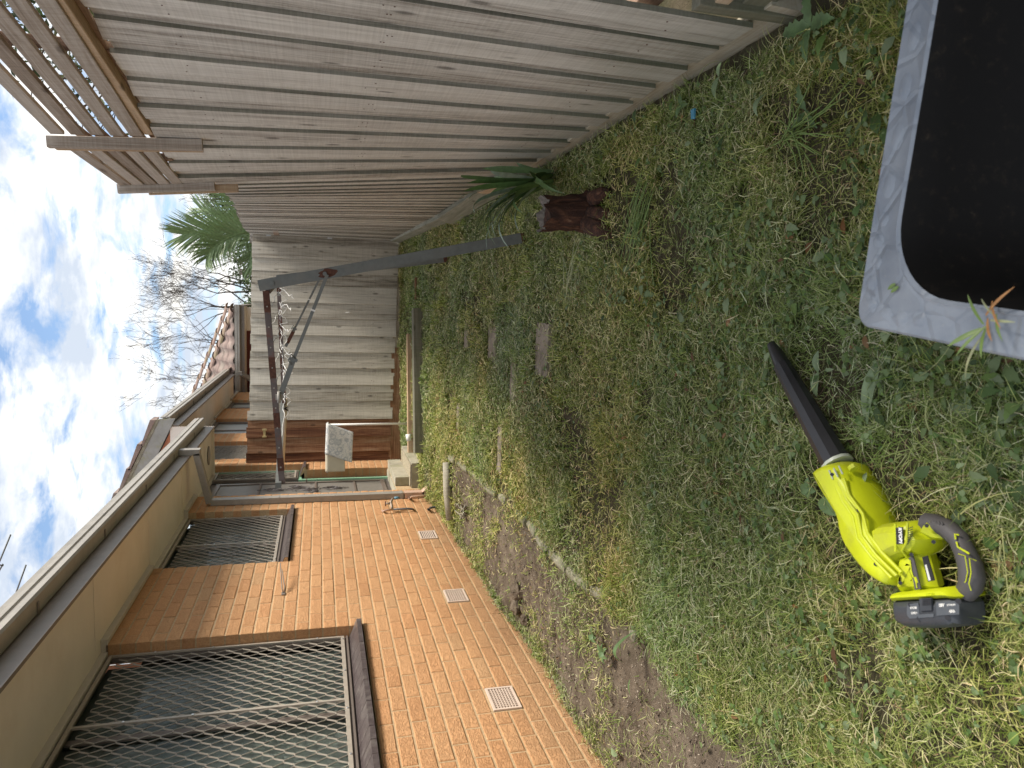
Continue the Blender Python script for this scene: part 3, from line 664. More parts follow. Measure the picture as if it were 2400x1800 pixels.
# ------------------------------------------------------------------ SIDE FENCE, near section with slat extension
def fx(y): return float(np.interp(y, [2, 4.5, 7, 10.45, 16.4], [.850, .832, .825, .835, .90]))
def fxt(y): return float(np.interp(y, [2, 2.66, 2.89, 3.14, 3.37, 3.64, 3.91, 4.5, 4.9, 6.1, 9.0, 10.45, 16.4], [.90, .868, .835, .81, .775, .749, .711, .640, .653, .719, .79, .835, .90]))
def fat(y, z, off=0.):         # point on the leaning fence face
    k = (z+.19)/1.94; return (fx(y)+(fxt(y)-fx(y))*k+off, y, z)
def nrm(y):                    # outward (towards the yard)
    k = fxt(y)-fx(y); return (-1, 0, k/1.94*1.0)
def paling(y0, y1, zb, zt, off, th, mat, parent, lean=0., edge=None, yaw=0.):
    tb_, tt = random.uniform(-.006, .006), random.uniform(-.006, .006); v = []
    for o in (off-th/2, off+th/2):
        for yy, z in ((y0, zb+tb_), (y1, zb-tb_), (y1+lean, zt+tt), (y0+lean, zt-tt)):
            p = fat(yy, z, o); v.append((p[0]+yaw*(yy-(y0+y1)/2), p[1], p[2]))
    mb = MB().add(v, [(0, 1, 2, 3), (7, 6, 5, 4), (0, 4, 5, 1), (1, 5, 6, 2), (2, 6, 7, 3), (3, 7, 4, 0)])
    o = mb.build('paling', mat, parent)
    if edge:
        o.data.materials.append(edge)
        for i in (3, 5): o.data.polygons[i].material_index = 1
    return o
S = thing('paling_fence', (.9, 3.3, -.25), 'tall grey lapped paling fence on the right with a slatted screen on top', 'fence')
def ptop(y): return float(np.interp(y, [2, 2.7, 4.5], [1.73, 1.738, 1.80]))
def pbot(y): return -.187-.004*math.sin(y*3)
ys_ = [2.03, 2.215, 2.44, 2.665, 2.89, 3.14, 3.385, 3.64, 3.905, 4.16, 4.41]
for i, y in enumerate(ys_[:-1]):
    pit = ys_[i+1]-y; w1 = .142+random.uniform(-.003, .003) if i else .165
    yc = y+w1/2; o = random.uniform(-.0015, .0015)
    paling(y, y+w1, pbot(yc)+random.uniform(-.005, .005), ptop(yc)+random.uniform(-.006, .006), -.0135+o, .0165, m_fence, S, random.uniform(-.006, .006), m_edgewood)
    yc = y+(w1+pit)/2; w2 = pit-w1+.06
    paling(yc-w2/2, yc+w2/2, pbot(yc)+random.uniform(-.008, .004), ptop(yc)+random.uniform(-.012, .006), .0045, .018, m_fence, S, 0)
paling(4.41, 4.51, pbot(4.46), ptop(4.46), -.016, .021, m_fence, S, 0, m_edgewood)
for z in (.12, .85, 1.50): board('rail', fat(2.06, z, .045), fat(2.9, z, .045), .07, .04, m_slatback, S, nrm(2.5)); board('rail', fat(2.9, z, .045), fat(4.48, z+.03, .045), .07, .04, m_slatback, S, nrm(3.8))
for yy in (2.04, 4.35): board('post', fat(yy, -.5, .11), fat(yy, 1.66, .11), .10, .09, m_sleeper, S, (-1, 0, 0))
board('plinth', (.868, 1.93, -.255), (.815, 4.40, -.225), .145, .03, m_plinth, S, (-1, .0, .05))
board('rail_offcut', (.90, 1.93, -.05), (.885, 2.015, -.045), .075, .045, m_newwood, S, (0, 0, 1))
board('post_base', (.90, 1.99, -.38), (.90, 1.99, .02), .11, .05, m_sleeper, S, (0, -1, 0))
board('rubble_beam', (.93, 1.80, -.16), (.91, 2.0, -.155), .10, .09, m_sleeper, S, (0, 0, 1))
# slats on top, in front of and behind the battens
def stop(y): return float(np.interp(y, [2, 3.2, 3.8, 4.5], [2.12, 2.175, 2.20, 2.10]))
for (ya, yb) in ((1.7, 3.74), (3.83, 4.52)):
    for k in range(5):
        dz = k*.080+.032
        board('slat', fat(ya, stop(ya)-dz, -.022), fat(yb, stop(yb)-dz*(1.0 if yb < 4 else .82), -.022), .057, .018, m_slat, S, nrm(yb))
        board('back_slat', fat(ya, stop(ya)-dz-.040, .034), fat(yb, stop(yb)-(dz+.040)*(1.0 if yb < 4 else .82), .034), .052, .018, m_slatback, S, nrm(yb))
for yy in (2.15, 2.93, 4.15): board('batten', fat(yy, ptop(yy)-.02, .006), fat(yy, stop(yy)-.01, .006), .045, .034, m_slatback, S, nrm(yy))
board('capping_rail', fat(1.7, ptop(1.7)+.024, .0), fat(3.74, ptop(3.74)+.024, .0), .042, .045, m_newwood, S, nrm(3))
board('screen_post', fat(3.775, 1.575, -.050), fat(3.775, 2.215, -.052), .050, .040, m_slat, S, (0, -1, 0))
board('screen_post', fat(3.82, 1.580, -.050), fat(3.815, 2.195, -.054), .034, .035, m_newwood, S, (0, -1, 0))
board('screen_post', fat(4.53, 1.62, -.045), fat(4.53, 2.115, -.045), .050, .035, m_slat, S, (0, -1, 0))
board('screen_post', fat(4.58, 1.50, -.055), fat(4.58, 1.97, -.055), .045, .03, m_newwood, S, (0, -1, 0))
nl = MB()
for yy in ys_[:-1]:
    for z in (1.50, .86, .84, .06):
        for o in (.035, .095): p_ = fat(yy+o, z+random.uniform(-.02, .02), -.0275); nl.tube([p_, (p_[0]-.0012, p_[1], p_[2])], .0030, 6)
nl.build('nail', m_rustonly, S, kind='stuff')

# ------------------------------------------------------------------ SIDE FENCE, far section
S2 = thing('paling_fence', (.82, 8, -.1), 'older grey paling fence running on behind the clothesline to the back corner', 'fence')
def t2(y): return np.interp(y, [4.5, 4.9, 6.1, 7.5, 9.0, 10.5, 13, 16.5], [1.63, 1.625, 1.69, 1.79, 1.885, 1.94, 2.15, 2.42])
y = 4.55; k = 0
while y < 16.4:
    w = .098 if k % 2 else .112; x = -.012 if k % 2 == 0 else .006
    zb = float(gz(.8, y))+.11+random.uniform(-.012, .012)
    paling(y-.010, y+w+.010, zb, float(t2(y))+random.uniform(-.010, .010), x, .016, m_fence, S2, random.uniform(-.008, .008), m_edgewood if k % 2 == 0 else None, random.uniform(-.04, .04))
    y += w-.004; k += 1
for z in (.3, 1.4): board('rail', fat(4.7, z, .04), fat(16.4, z+.4, .04), .07, .04, m_slatback, S2, (1, 0, 0))
S3 = thing('paling_fence', (1.0, .2, -.3), 'dark weathered timbers past the near end of the grey fence, with an unseen run added for shade', 'fence')  # most boards stand out of view, added to shade the near lawn
y = -3.4
while y < 1.90:
    board('paling', (1.02, y+.07, -.22), (1.02, y+.07, 1.62), .145, .02, m_sleeper, S3, (-1, random.uniform(-.02, .02), 0)); y += .142
board('plinth', (.985, -3.4, -.27), (.975, 1.76, -.24), .15, .03, m_sleeper, S3, (-1, 0, 0))
board('rail', (.985, -3.4, .0), (.975, 1.80, .03), .09, .05, m_sleeper, S3, (-1, 0, 0))
# thick plinth sleepers that have pushed forward
board('plinth', (.800, 4.50, -.135), (.735, 6.72, -.060), .16, .05, m_plinth_grey, S2, (-1, 0, .30))
board('plinth', (.765, 6.76, -.085), (.815, 10.38, .025), .15, .05, m_plinth_grey, S2, (-1, 0, .12))
tag(MB().hexa([(.725, 4.50, -.07), (.725, 4.84, -.02), (.725, 4.82, .05), (.725, 4.56, .01)], [(.71, 4.50, -.07), (.71, 4.84, -.02), (.71, 4.82, .05), (.71, 4.56, .01)]).build('broken_board', m_newwood), 'short tan broken board standing behind the strappy plant', 'board')

# ------------------------------------------------------------------ BACK FENCE
B = thing('paling_fence', (-.6, 10.2, -.05), 'low grey paling fence across the back with brown stained boards beside the house', 'fence')
P0 = np.array([-2.135, 9.852]); P1 = np.array([.835, 10.453]); dB = (P1-P0)/np.linalg.norm(P1-P0); nB = (dB[1], -dB[0], 0); LB = float(np.linalg.norm(P1-P0))
def bp(t, z, off=0.): return (P0[0]+dB[0]*t+nB[0]*off, P0[1]+dB[1]*t+nB[1]*off, z)
edges = [0]+[e+2.135 for e in (-2.02, -1.925, -1.82, -1.70, -1.60, -1.49, -1.36, -1.25, -1.15, -1.03, -.93, -.83, -.72, -.62, -.50, -.38, -.28, -.17, -.07, .05, .16, .34, .51, .70, .842)]
for k, (a, b) in enumerate(zip(edges[:-1], edges[1:])):
    a *= 1.02; b *= 1.02; zt = 1.953-.030*(k > 5)-.012*(k > 12)+random.uniform(-.004, .004)
    zb = .125-.15*(b/LB)+random.uniform(-.008, .008); tilt = random.uniform(-.05, .05)
    mt = m_stain if b < .60 else m_fence_back
    board('paling', bp((a+b)/2, zb, .010*(k % 2)+.004), bp((a+b)/2, zt+random.uniform(-.008, .008), .010*(k % 2)+.004), b-a+.014, .015, mt, B, (nB[0]+dB[0]*(.07+tilt), nB[1]+dB[1]*(.07+tilt), 0))
board('plinth', bp(.0, .055, .0), bp(LB*.50, .0, .0), .18, .025, m_stain, B, nB)
board('plinth', bp(LB*.50, -.005, -.004), bp(LB, -.06, -.004), .17, .025, m_plinth, B, nB)
for z in (.35, 1.6): board('rail', bp(.02, z, -.035), bp(LB-.02, z, -.035), .08, .04, m_slatback, B, nB)
for zz in (1.697, .909):
    b_ = MB(); c = bp(LB-.025, zz, .022); b_.box(c[0]-.02, c[0]+.025, c[1]-.012, c[1]+.004, zz-.03, zz+.03); b_.tube([(c[0], c[1]-.012, zz), (c[0], c[1]-.02, zz)], .006, 8); b_.build('bracket', m_bright, B)
b_ = MB(); c = bp(.375, 1.738, .026); b_.box(c[0]-.05, c[0]+.05, c[1]-.008, c[1]+.006, 1.722, 1.750); b_.box(c[0]-.055, c[0]-.035, c[1]-.016, c[1], 1.708, 1.762); b_.box(c[0]+.035, c[0]+.055, c[1]-.016, c[1], 1.708, 1.762); b_.build('latch', m_brass, B)
nl = MB()
for k, (a, b) in enumerate(zip(edges[:-1], edges[1:])):
    for z in (1.62, 1.585, .36, .33):
        c = bp((a+b)/2*1.02+random.uniform(-.02, .02), z+random.uniform(-.02, .02), .024); nl.tube([c, (c[0], c[1]-.003, c[2])], .004, 6)
nl.build('nail', m_rustonly, B, kind='stuff')
wh = onY((818, 732), 10.13); s_ = MB(); s_.tube([(wh[0]-.005, 10.115+.06, wh[2]+.045), (wh[0], 10.11+.06, wh[2]), (wh[0], 10.115+.06, wh[2]-.045)], [.008, .017, .006], 8, flat=.4); s_.build('paint_splash', m_white, B)

# ------------------------------------------------------------------ CLOTHESLINE
CL = thing('clothesline', (.41, 5.7, -.18), 'rusty grey folding clothesline frame on two leaning posts over the lawn', 'clothesline')
def post(foot, top, ret):
    mb = MB(); f = Vector(foot); t = Vector(top); w, th = .062, .006
    mb.beam(f, t, w, th, up=(0, -1, 0)); o = Vector((-.030, .022, 0)) if ret < 0 else Vector((.030, .022, 0))
    mb.beam(f+o, t+o, th, .044, up=(0, -1, 0)); return mb.build('post', m_galv, CL)
f1, t1 = Vector((.42, 4.461, -.24)), Vector((.058, 4.461, 1.385))
f2, t2_ = Vector((.41, 7.0, -.17)), Vector((.160, 7.0, 1.420))
pA = post(f1, t1, 1); pB = post(f2, t2_, 1)
for P, f, t in ((pA, f1, t1), (pB, f2, t2_)):
    b_ = MB()
    for fr_, rr in ((.955, .013), (.775, .012)):
        c = f.lerp(t, fr_); b_.tube([c+Vector((0, -.003, 0)), c+Vector((0, -.014, 0))], rr, 10)
    b_.build('bolt', m_galv, P)
    c = f.lerp(t, .765); dd = (t-f).normalized(); rr_ = dd.cross(Vector((0, 1, 0))).normalized(); n_ = 18; ring = []
    for i in range(n_): an = 2*math.pi*i/n_; k_ = 1+random.uniform(-.35, .2); ring.append(c+dd*math.cos(an)*.052*k_+rr_*math.sin(an)*min(.030, .028*k_)+Vector((0, -.0038, 0)))
    MB().add(ring, [tuple(range(n_))]).build('rust_patch', m_rustonly, P)
    b_ = MB(); b_.beam(f, f.lerp(t, .05), .064, .009, up=(0, -1, 0)); b_.build('rusty_foot', m_rustonly, P)
a1, e1 = Vector((.02, 4.47, 1.345)), Vector((-1.10, 4.47, 1.262))
a2, e2 = Vector((.145, 7.01, 1.405)), Vector((-.985, 7.01, 1.362))
for a, e in ((a1, e1), (a2, e2)):
    A = MB().beam(a, e, .030, .034).build('arm', m_rust, CL)
    h = MB(); 
    for k in range(9):
        c = a.lerp(e, .07+k*.105); h.tube([c+Vector((0, -.016, 0)), c+Vector((0, -.021, 0))], .0045, 8)
    for s0, s1 in ((-.01, .10), (.33, .44), (.62, .70), (.86, .93)): MB().beam(a.lerp(e, s0), a.lerp(e, s1), .0315, .0355).build('rust_patch', m_rustonly, A)
    h.build('eyelet', m_pipe, A)
MB().beam(a1+Vector((.01, 0, -.01)), a2+Vector((.01, 0, -.01)), .028, .028).build('pivot_bar', m_rust, CL)
sp_ = MB().beam(e1+Vector((0, -.05, .02)), e2+Vector((0, .05, .018)), .034, .034); sp_.build('spreader_bar', m_galv, CL)
po = MB().tube([e2+Vector((.05, .02, -.01)), Vector((-1.66, 7.2, 1.392))], .019, 10); PO = po.build('tan_pole', m_offwhite, CL)
ti = MB()
for k in range(4): ti.tube([Vector((-1.02, 7.02, 1.36))+Vector((.012*k-.02, -.024, -.034)), Vector((-1.02, 7.02, 1.36))+Vector((-.012*k+.015, -.026, .036))], .006, 6)
ti.build('cable_tie', m_blk, CL)
def strut(p, j, q, w1, w2, rust=None):
    p, j, q = Vector(p), Vector(j), Vector(q)
    Sx = MB().beam(p, j, w1, w1*.8).build('strut', m_galv, CL)
    MB().beam(j.lerp(p, .02), q, w2, w2*.75).build('sleeve', m_galv if not rust else m_rust, Sx)
    c = MB(); d = (q-j).normalized(); k = j
    c.beam(k-d*.006, k+d*.010, w2*1.25, w2*1.2); c.tube([k+Vector((-.03, -.02, .012)), k+Vector((.0, -.028, .03)), k+Vector((.03, -.02, .01)), k+Vector((.0, -.02, -.012)), k+Vector((-.03, -.02, .012))], .004, 6); c.build('locking_pin', m_galv, Sx)
    c = MB(); d = (j-p).normalized(); k = p.lerp(j, .42); c.beam(k-d*.005, k+d*.005, w1*1.15, w1*1.0); c.build('white_band', m_white, Sx)
    return Sx
strut((.135, 4.452, 1.005), onY((688, 842), 4.46), (-.575, 4.455, 1.270), .024, .040)
Sx = strut((.175, 6.99, 1.045), onY((691, 770), 7.0), (-.45, 6.99, 1.345), .022, .034)
jn = Vector(onY((691, 770), 7.0)); MB().beam(jn.lerp(Vector((-.45, 6.99, 1.345)), .15), jn.lerp(Vector((-.45, 6.99, 1.345)), .8), .036, .030).build('rust_patch', m_rustonly, Sx)
b_ = MB(); c = Vector((-.58, 4.44, 1.275)); b_.box(c.x-.016, c.x+.016, c.y-.010, c.y+.010, c.z-.020, c.z+.020); b_.tube([c+Vector((-.03, -.02, 0)), c+Vector((.035, -.02, .0))], .010, 8); b_.build('clamp', m_pipe, CL)
# slack wires
for k in range(8):
    p = a1.lerp(e1, .07+.105*k); q = a2.lerp(e2, .07+.105*k); n = 26; sag = random.uniform(.005, .035)
    pts = []; ph = random.uniform(0, 6)
    for i in range(n+1):
        u = i/n; c = p.lerp(q, u); w_ = math.sin(math.pi*u); c.z -= sag*4*u*(1-u)
        c += Vector((random.uniform(-.018, .018)+.03*math.sin(ph+u*9), 0, random.uniform(-.010, .010)))*w_; pts.append(c)
    MB().tube(pts, .0020, 5).build('line_wire', m_white if k % 2 else m_galv, CL)
pts = []
for i in range(46):
    u = i/45; c = a2.lerp(e2, u*1.12); pts.append(c+Vector((random.uniform(-.012, .012), -.03+random.uniform(-.01, .01), -.035+.030*math.sin(i*1.9)+random.uniform(-.02, .015))))
MB().tube(pts, .0032, 5).build('line_wire', m_white, CL)
for k in range(5):      # loose curled ends hanging from the far arm
    c = a2.lerp(e2, .06+.15*k)+Vector((0, -.02, -.01)); pts = [c]
    for i in range(9): pts.append(pts[-1]+Vector((random.uniform(-.035, .022), random.uniform(-.03, .0), random.uniform(-.024, .004))))
    MB().tube(pts, .0028, 5).build('wire_end', m_white, CL)

# ------------------------------------------------------------------ TAP, PIPES, WALL HOOK
T = thing('garden_tap', (WX, 7.46, .3), 'old brass garden tap with blue hose fitting on the brick wall beside the downpipe', 'tap')
c0 = onX((915, 1193), WX+.06); X = WX+.05; 
def wp(q, X=WX+.035): return Vector(onX(q, X))
mb = MB(); mb.tube([wp((896, 1197), WX+.0), wp((898, 1197)), wp((905, 1196)), wp((921, 1194))], .011, 10); mb.build('supply_pipe', m_copper, T)
MB().tube([wp((921, 1194)), wp((955, 1192)), wp((966, 1193)), wp((969, 1194), WX)], .010, 10).build('black_pipe', m_dkpipe, T)
mb = MB(); v0 = wp((919, 1194)); mb.tube([v0, v0+Vector((.02, .02, 0)), v0+Vector((.06, .06, .008)), v0+Vector((.085, .09, -.012)), v0+Vector((.09, .10, -.035))], [.012, .015, .016, .012, .011], 10); mb.tube([v0+Vector((.05, .05, .01)), v0+Vector((.05, .05, .06))], [.014, .009], 10); mb.build('tap_body', m_tap, T)
h0 = v0+Vector((.05, .05, .063)); mb = MB(); mb.tube([h0+Vector((0, -.028, 0)), h0+Vector((0, .028, 0))], .005, 6); mb.tube([h0+Vector((-.025, 0, 0)), h0+Vector((.025, 0, 0))], .005, 6); mb.build('tap_handle', m_rustonly, T)
MB().tube([v0+Vector((.09, .10, -.03)), v0+Vector((.09, .10, -.062)), v0+Vector((.09, .10, -.085))], [.014, .016, .009], 10).build('hose_fitting', m_blue, T)
mb = MB(); mb.tube([wp((959, 1168), WX), wp((959, 1167), WX+.05), wp((964, 1165), WX+.055), wp((1018, 1160), WX+.055)], .012, 10); tag(mb.build('water_pipe', m_copper), 'pink painted pipe bending out of the wall behind the downpipe foot', 'pipe')
mb = MB(); mb.tube([wp((1004, 1194), WX), wp((1004, 1194), WX+.04), wp((1009, 1190), WX+.045), wp((1034, 1186), WX+.045), wp((1045, 1186), WX+.045)], .012, 10); tag(mb.build('waste_pipe', m_dkpipe), 'short black pipe turning down from the wall under the garden tap', 'pipe')
hk = MB(); a = wp((664, 1390), WX+.004); b = wp((657, 1320), WX+.10); hk.tube([a, a+Vector((.03, .02, .01)), b], .004, 6); hk.tube([a+Vector((.0, 0, -.006)), a+Vector((.03, .03, -.008)), wp((661, 1335), WX+.09)], .0035, 6); hk.box(WX+.0005, WX+.006, a.y-.03, a.y+.02, a.z-.013, a.z+.013)
tag(hk.build('wall_hook', m_fascia), 'thin wire hook fixed to the bricks between the two grille windows', 'hook')

# ------------------------------------------------------------------ STEP, SLEEPERS, PAVERS, EDGING
ST = thing('concrete_step', (-2.0, 8.8, -.1), 'two tier concrete doorstep against the brick wall under the dark door', 'step')
mb = MB().hexa([(WX+.001, 8.30, -.3), (-1.852, 8.30, -.3), (-1.845, 9.30, -.3), (WX+.001, 9.30, -.3)], [(WX+.001, 8.30, .022), (-1.858, 8.30, .022), (-1.852, 9.30, .03), (WX+.001, 9.30, .03)]); mb.build('lower_tread', m_conc, ST)
MB().box(WX+.01, -1.872, 8.312, 9.28, .0305, .036).build('rough_top', m_rough, ST)
MB().box(WX+.002, -2.045, 8.42, 9.392, .037, .195).build('upper_tread', m_conc, ST)
gzf = lambda x, y: float(gz(x, y))
tag(board('timber_sleeper', (-1.70, 8.12, -.045), (-.10, 8.46, -.045), .16, .13, m_sleeper, None, (0, 0, 1)), 'long grey timber sleeper lying across the lawn in front of the back fence', 'sleeper')
tag(board('timber_sleeper', (-1.9, 8.92, -.055), (-.42, 9.20, -.055), .11, .10, m_newwood, None, (0, 0, 1)), 'thin orange brown sleeper lying behind the long grey one', 'sleeper')
tag(board('timber_offcut', (.02, 8.66, -.06), (.26, 8.72, -.06), .09, .05, m_stain, None, (0, 0, 1)), 'short rotten reddish timber offcut in the grass right of the grey sleeper', 'offcut')
PAV = [((-.262, 4.035), .30, .245, 'nearest soil covered paver sunk into the middle of the lawn'), ((-.30, 5.29), .26, .26, 'soil covered paver directly behind the nearest one'), ((-.50, 4.66), .32, .15, 'half buried paver left of and between the two bare pavers'),
       ((-.30, 6.05), .16, .17, 'small exposed paver farther up the lawn near the timber sleeper'), ((-1.02, 6.35), .24, .13, 'narrow half buried paver in the left part of the lawn'), ((-1.02, 4.95), .34, .12, 'grass fringed paver strip near the concrete edging')]
for (c, w, l, lab) in PAV:
    z = gzf(*c)+.018; mb = MB(); n = 7
    P = []
    for e in range(4*n):
        s, u = divmod(e, n); u = u/n; x, y = [(-.5+u, -.5), (.5, -.5+u), (.5-u, .5), (-.5, .5-u)][s]; P.append((c[0]+x*w+random.uniform(-.008, .008), c[1]+y*l+random.uniform(-.008, .008)))
    mb.add([(x, y, z-.05) for x, y in P]+[(x, y, z) for x, y in P], [(i, (i+1) % (4*n), 4*n+(i+1) % (4*n), 4*n+i) for i in range(4*n)]+[tuple(range(4*n, 8*n))])
    tag(mb.build('paver', m_paver), lab, 'paver')
EP = [(-1.437, 6.62), (-1.40, 5.9), (-1.385, 5.2), (-1.37, 4.56), (-1.385, 3.95), (-1.40, 3.35), (-1.31, 2.85)]
E_ = thing('garden_edging', (-1.4, 5, -.2), 'row of rounded concrete edging pieces between lawn and bare soil strip', 'edging')
ty = 6.62
while ty > 3.15:
    ln = random.uniform(.20, .30); xa = np.interp(-ty, [-p[1] for p in EP], [p[0] for p in EP]); xb = np.interp(-(ty-ln), [-p[1] for p in EP], [p[0] for p in EP])
    if not (4.95 > ty > 4.75):
        zz = -.014+random.uniform(-.010, .008)
        MB().tube([(xa, ty-.006, gzf(xa, ty)+zz), ((xa+xb)/2, ty-ln/2, gzf(xa, ty-ln/2)+zz), (xb, ty-ln+.008, gzf(xb, ty-ln)+zz)], [.036, .041, .037], 10).build('edging_piece', m_edge, E_)
    ty -= ln+.012
tag(MB().tube([(-1.478, 6.60, gzf(-1.48, 6.6)+.042), (-1.75, 6.56, gzf(-1.75, 6.5)+.045), (-1.995, 6.50, gzf(-2, 6.48)+.045)], .036, 12).build('log', m_palebeam), 'pale straight log lying from the house wall to the edging', 'log')

def rock(name, c, s, mat, label, cat, seed=0):
    r = random.Random(seed); mb = MB(); vs = []; n, m_ = 10, 7
    for j in range(m_+1):
        ph = math.pi*j/m_
        for i in range(n):
            t = 2*math.pi*i/n; k = 1+r.uniform(-.16, .16); vs.append((c[0]+s[0]*k*math.sin(ph)*math.cos(t), c[1]+s[1]*k*math.sin(ph)*math.sin(t), c[2]+s[2]*k*math.cos(ph)))
    mb.add(vs, [(j*n+i, j*n+(i+1) % n, (j+1)*n+(i+1) % n, (j+1)*n+i) for j in range(m_) for i in range(n)])
    return tag(mb.build(name, mat), label, cat)
g = onG((1490, 1487)); rock('stone', (g[0], g[1], g[2]+.01), (.03, .022, .016), m_edge, 'pale wedge of stone at the lawn edge beside an upright leaf', 'stone', 1)
g = onG((1572, 1565)); rock('stone', (g[0], g[1], g[2]+.01), (.032, .02, .010), m_edge, 'flat half buried stone nearest the bare soil corner', 'stone', 2)
for i, (q, lab) in enumerate((((1218, 1395), 'larger dark soil clod beside the brick wall base'), ((1213, 1432), 'second dark soil clod touching the brick wall'), ((1234, 1462), 'smallest dark soil clod nearest the camera by the wall'))):
    g = onG(q); rock('soil_clod', (g[0]+.03, g[1], g[2]+.015), (.06-.012*i, .07-.015*i, .045-.01*i), m_soil, lab, 'soil clod', 10+i)
g = onG((1092, 1200)); r_ = thing('root_ball', (g[0], g[1], g[2]), 'dry pale root clump leaning against the log by the wall', 'root clump')
mb = MB()
for i in range(16):
    pts = [Vector(g)+Vector((random.uniform(-.05, .05), random.uniform(-.05, .05), .01))]
    for k in range(4): pts.append(pts[-1]+Vector((random.uniform(-.035, .035), random.uniform(-.035, .035), random.uniform(-.008, .03))))
    mb.tube(pts, [.010, .009, .007, .005, .003], 5)
mb.build('root', m_palebeam, r_)

# ------------------------------------------------------------------ MATS AND POLE
HP = thing('hanging_pole', (-1.55, 9.2, -.04), 'thin white pole standing by the doorstep with a rail hooked to the wall', 'pole')
MB().tube([(-1.545, 9.2, -.08), (-1.547, 9.2, .935)], .013, 10).build('upright', m_white, HP)
MB().tube([(-1.515, 9.2, .945), (-2.10, 9.2, .955), (WX, 9.2, .955)], .008, 8).build('rail', m_white, HP)
hk = MB(); hk.tube([(WX+.001, 9.2, .955), (WX+.02, 9.19, .965), (WX+.05, 9.18, .952), (WX+.035, 9.18, .938)], .006, 6); hk.build('hook', m_bright, HP)
def drape(name, c, wv, hv, off, mat, label, y0, wav=.012):
    """mat folded over the rail: front flap from the fold down, short back flap"""
    mb = MB(); nu, nv = 14, 22; vs = []
    c = Vector(c); wv = Vector(wv); hv = Vector(hv)
    for i in range(nu+1):
        for j in range(nv+1):
            u = i/nu; v_ = j/nv; s = v_*1.25-.25
            if s >= 0: p = c+wv*u+hv*s; yy = y0-.018-wav*math.sin(u*5+s*3)*s
            else: p = c+wv*u+hv*(-s); yy = y0+.018
            if abs(s) < .05: p = p+Vector((0, 0, .008)); yy = y0-.018*s/.05
            rr = 0
            vs.append((p.x, yy+off, p.z))
    mb.add(vs, [(i*(nv+1)+j, (i+1)*(nv+1)+j, (i+1)*(nv+1)+j+1, i*(nv+1)+j+1) for i in range(nu) for j in range(nv)], True)
    o = mb.build(name, mat); md = o.modifiers.new('thick', 'SOLIDIFY'); md.thickness = .008; return tag(o, label, 'mat')
drape('bath_mat', (-1.905, 9.2, .972), (.385, 0, -.015), (-.115, 0, -.315), 0, m_mat, 'faded grey blue patterned mat hanging over the rail by the step', 9.185)
o = drape('bath_mat', (-2.132, 9.2, .965), (.27, 0, .0), (.0, 0, -.225), .03, m_cream, 'cream quilted mat hanging behind the patterned one next to the bricks', 9.17, .004)
q = MB()
for k in range(4): q.box(-2.12, -2.02, 9.176, 9.180, .75+k*.03, .757+k*.03); q.box(-1.995+k*.02, -1.99+k*.02, 9.176, 9.180, .75, .86)
q.build('quilting', m_cream, o)
tag(MB().tube([(-1.62, 8.86, .0), (-1.70, 8.84, -.01)], [.035, .03], 12).build('bottle', m_white), 'small white plastic bottle lying at the foot of the pole', 'bottle')

# ------------------------------------------------------------------ STUMP
def stump():
    base = Vector((.448, 3.45, -.26)); S_ = thing('tree_stump', base, 'rotten dark red stump with a grey sawn rim beside the strappy plant', 'stump')
    mb = MB(); n = 36; rows = [(0, 1.7), (.03, 1.25), (.06, 1.08), (.10, .94), (.14, .98), (.18, .90), (.22, .95), (.25, .93), (.272, .96)]; vs = []; r = random.Random(3)
    ph = [1+.16*math.sin(3*2*math.pi*i/n+1)+.13*r.uniform(-1, 1) for i in range(n)]
    for h, k in rows:
        for i in range(n):
            t = 2*math.pi*i/n; kk = k+(.9*max(0, math.cos(t-3.9))**6 if h < .05 else 0)+(.4*max(0, math.cos(t-.6))**6 if h < .05 else 0)
            vs.append((base.x+.082*kk*ph[i]*math.cos(t)+h*-.08+r.uniform(-.004, .004), base.y+.082*kk*ph[i]*math.sin(t)+r.uniform(-.004, .004), base.z+h+((.016*math.sin(i*.9)+r.uniform(-.008, .008)) if h > .26 else 0)))
    mb.add(vs, [(j*n+i, j*n+(i+1) % n, (j+1)*n+(i+1) % n, (j+1)*n+i) for j in range(len(rows)-1) for i in range(n)], True); mb.build('trunk', m_stump, S_)
    top = MB(); h = .272; c = (base.x-.022, base.y, base.z+.245)
    vs = [vs[-n+i] for i in range(n)]; inn = [((v[0]-c[0])*.72+c[0], (v[1]-c[1])*.72+c[1], c[2]+.004) for v in vs]
    top.add([(v[0], v[1], v[2]+.003) for v in vs]+inn, [(i, (i+1) % n, n+(i+1) % n, n+i) for i in range(n)]); top.build('sawn_rim', m_stumptop, S_)
    t2 = MB(); t2.add(inn, [tuple(range(n))]); t2.build('hollow_top', m_stump, S_)
    for (q, q2, r0_, r1_) in (((1395, 530), (1448, 560), .050, .022), ((1398, 462), (1432, 450), .040, .015), ((1400, 500), (1450, 505), .035, .012)):
        a_ = Vector(onG(q, .035)); b_ = Vector(onG(q2, .0)); MB().tube([a_+(a_-b_)*.3, a_, (a_+b_)/2+Vector((r.uniform(-.01, .01), 0, .004)), b_], [r0_, r0_*.95, r0_*.8, r1_], 9).build('root', m_stump, S_)
stump()

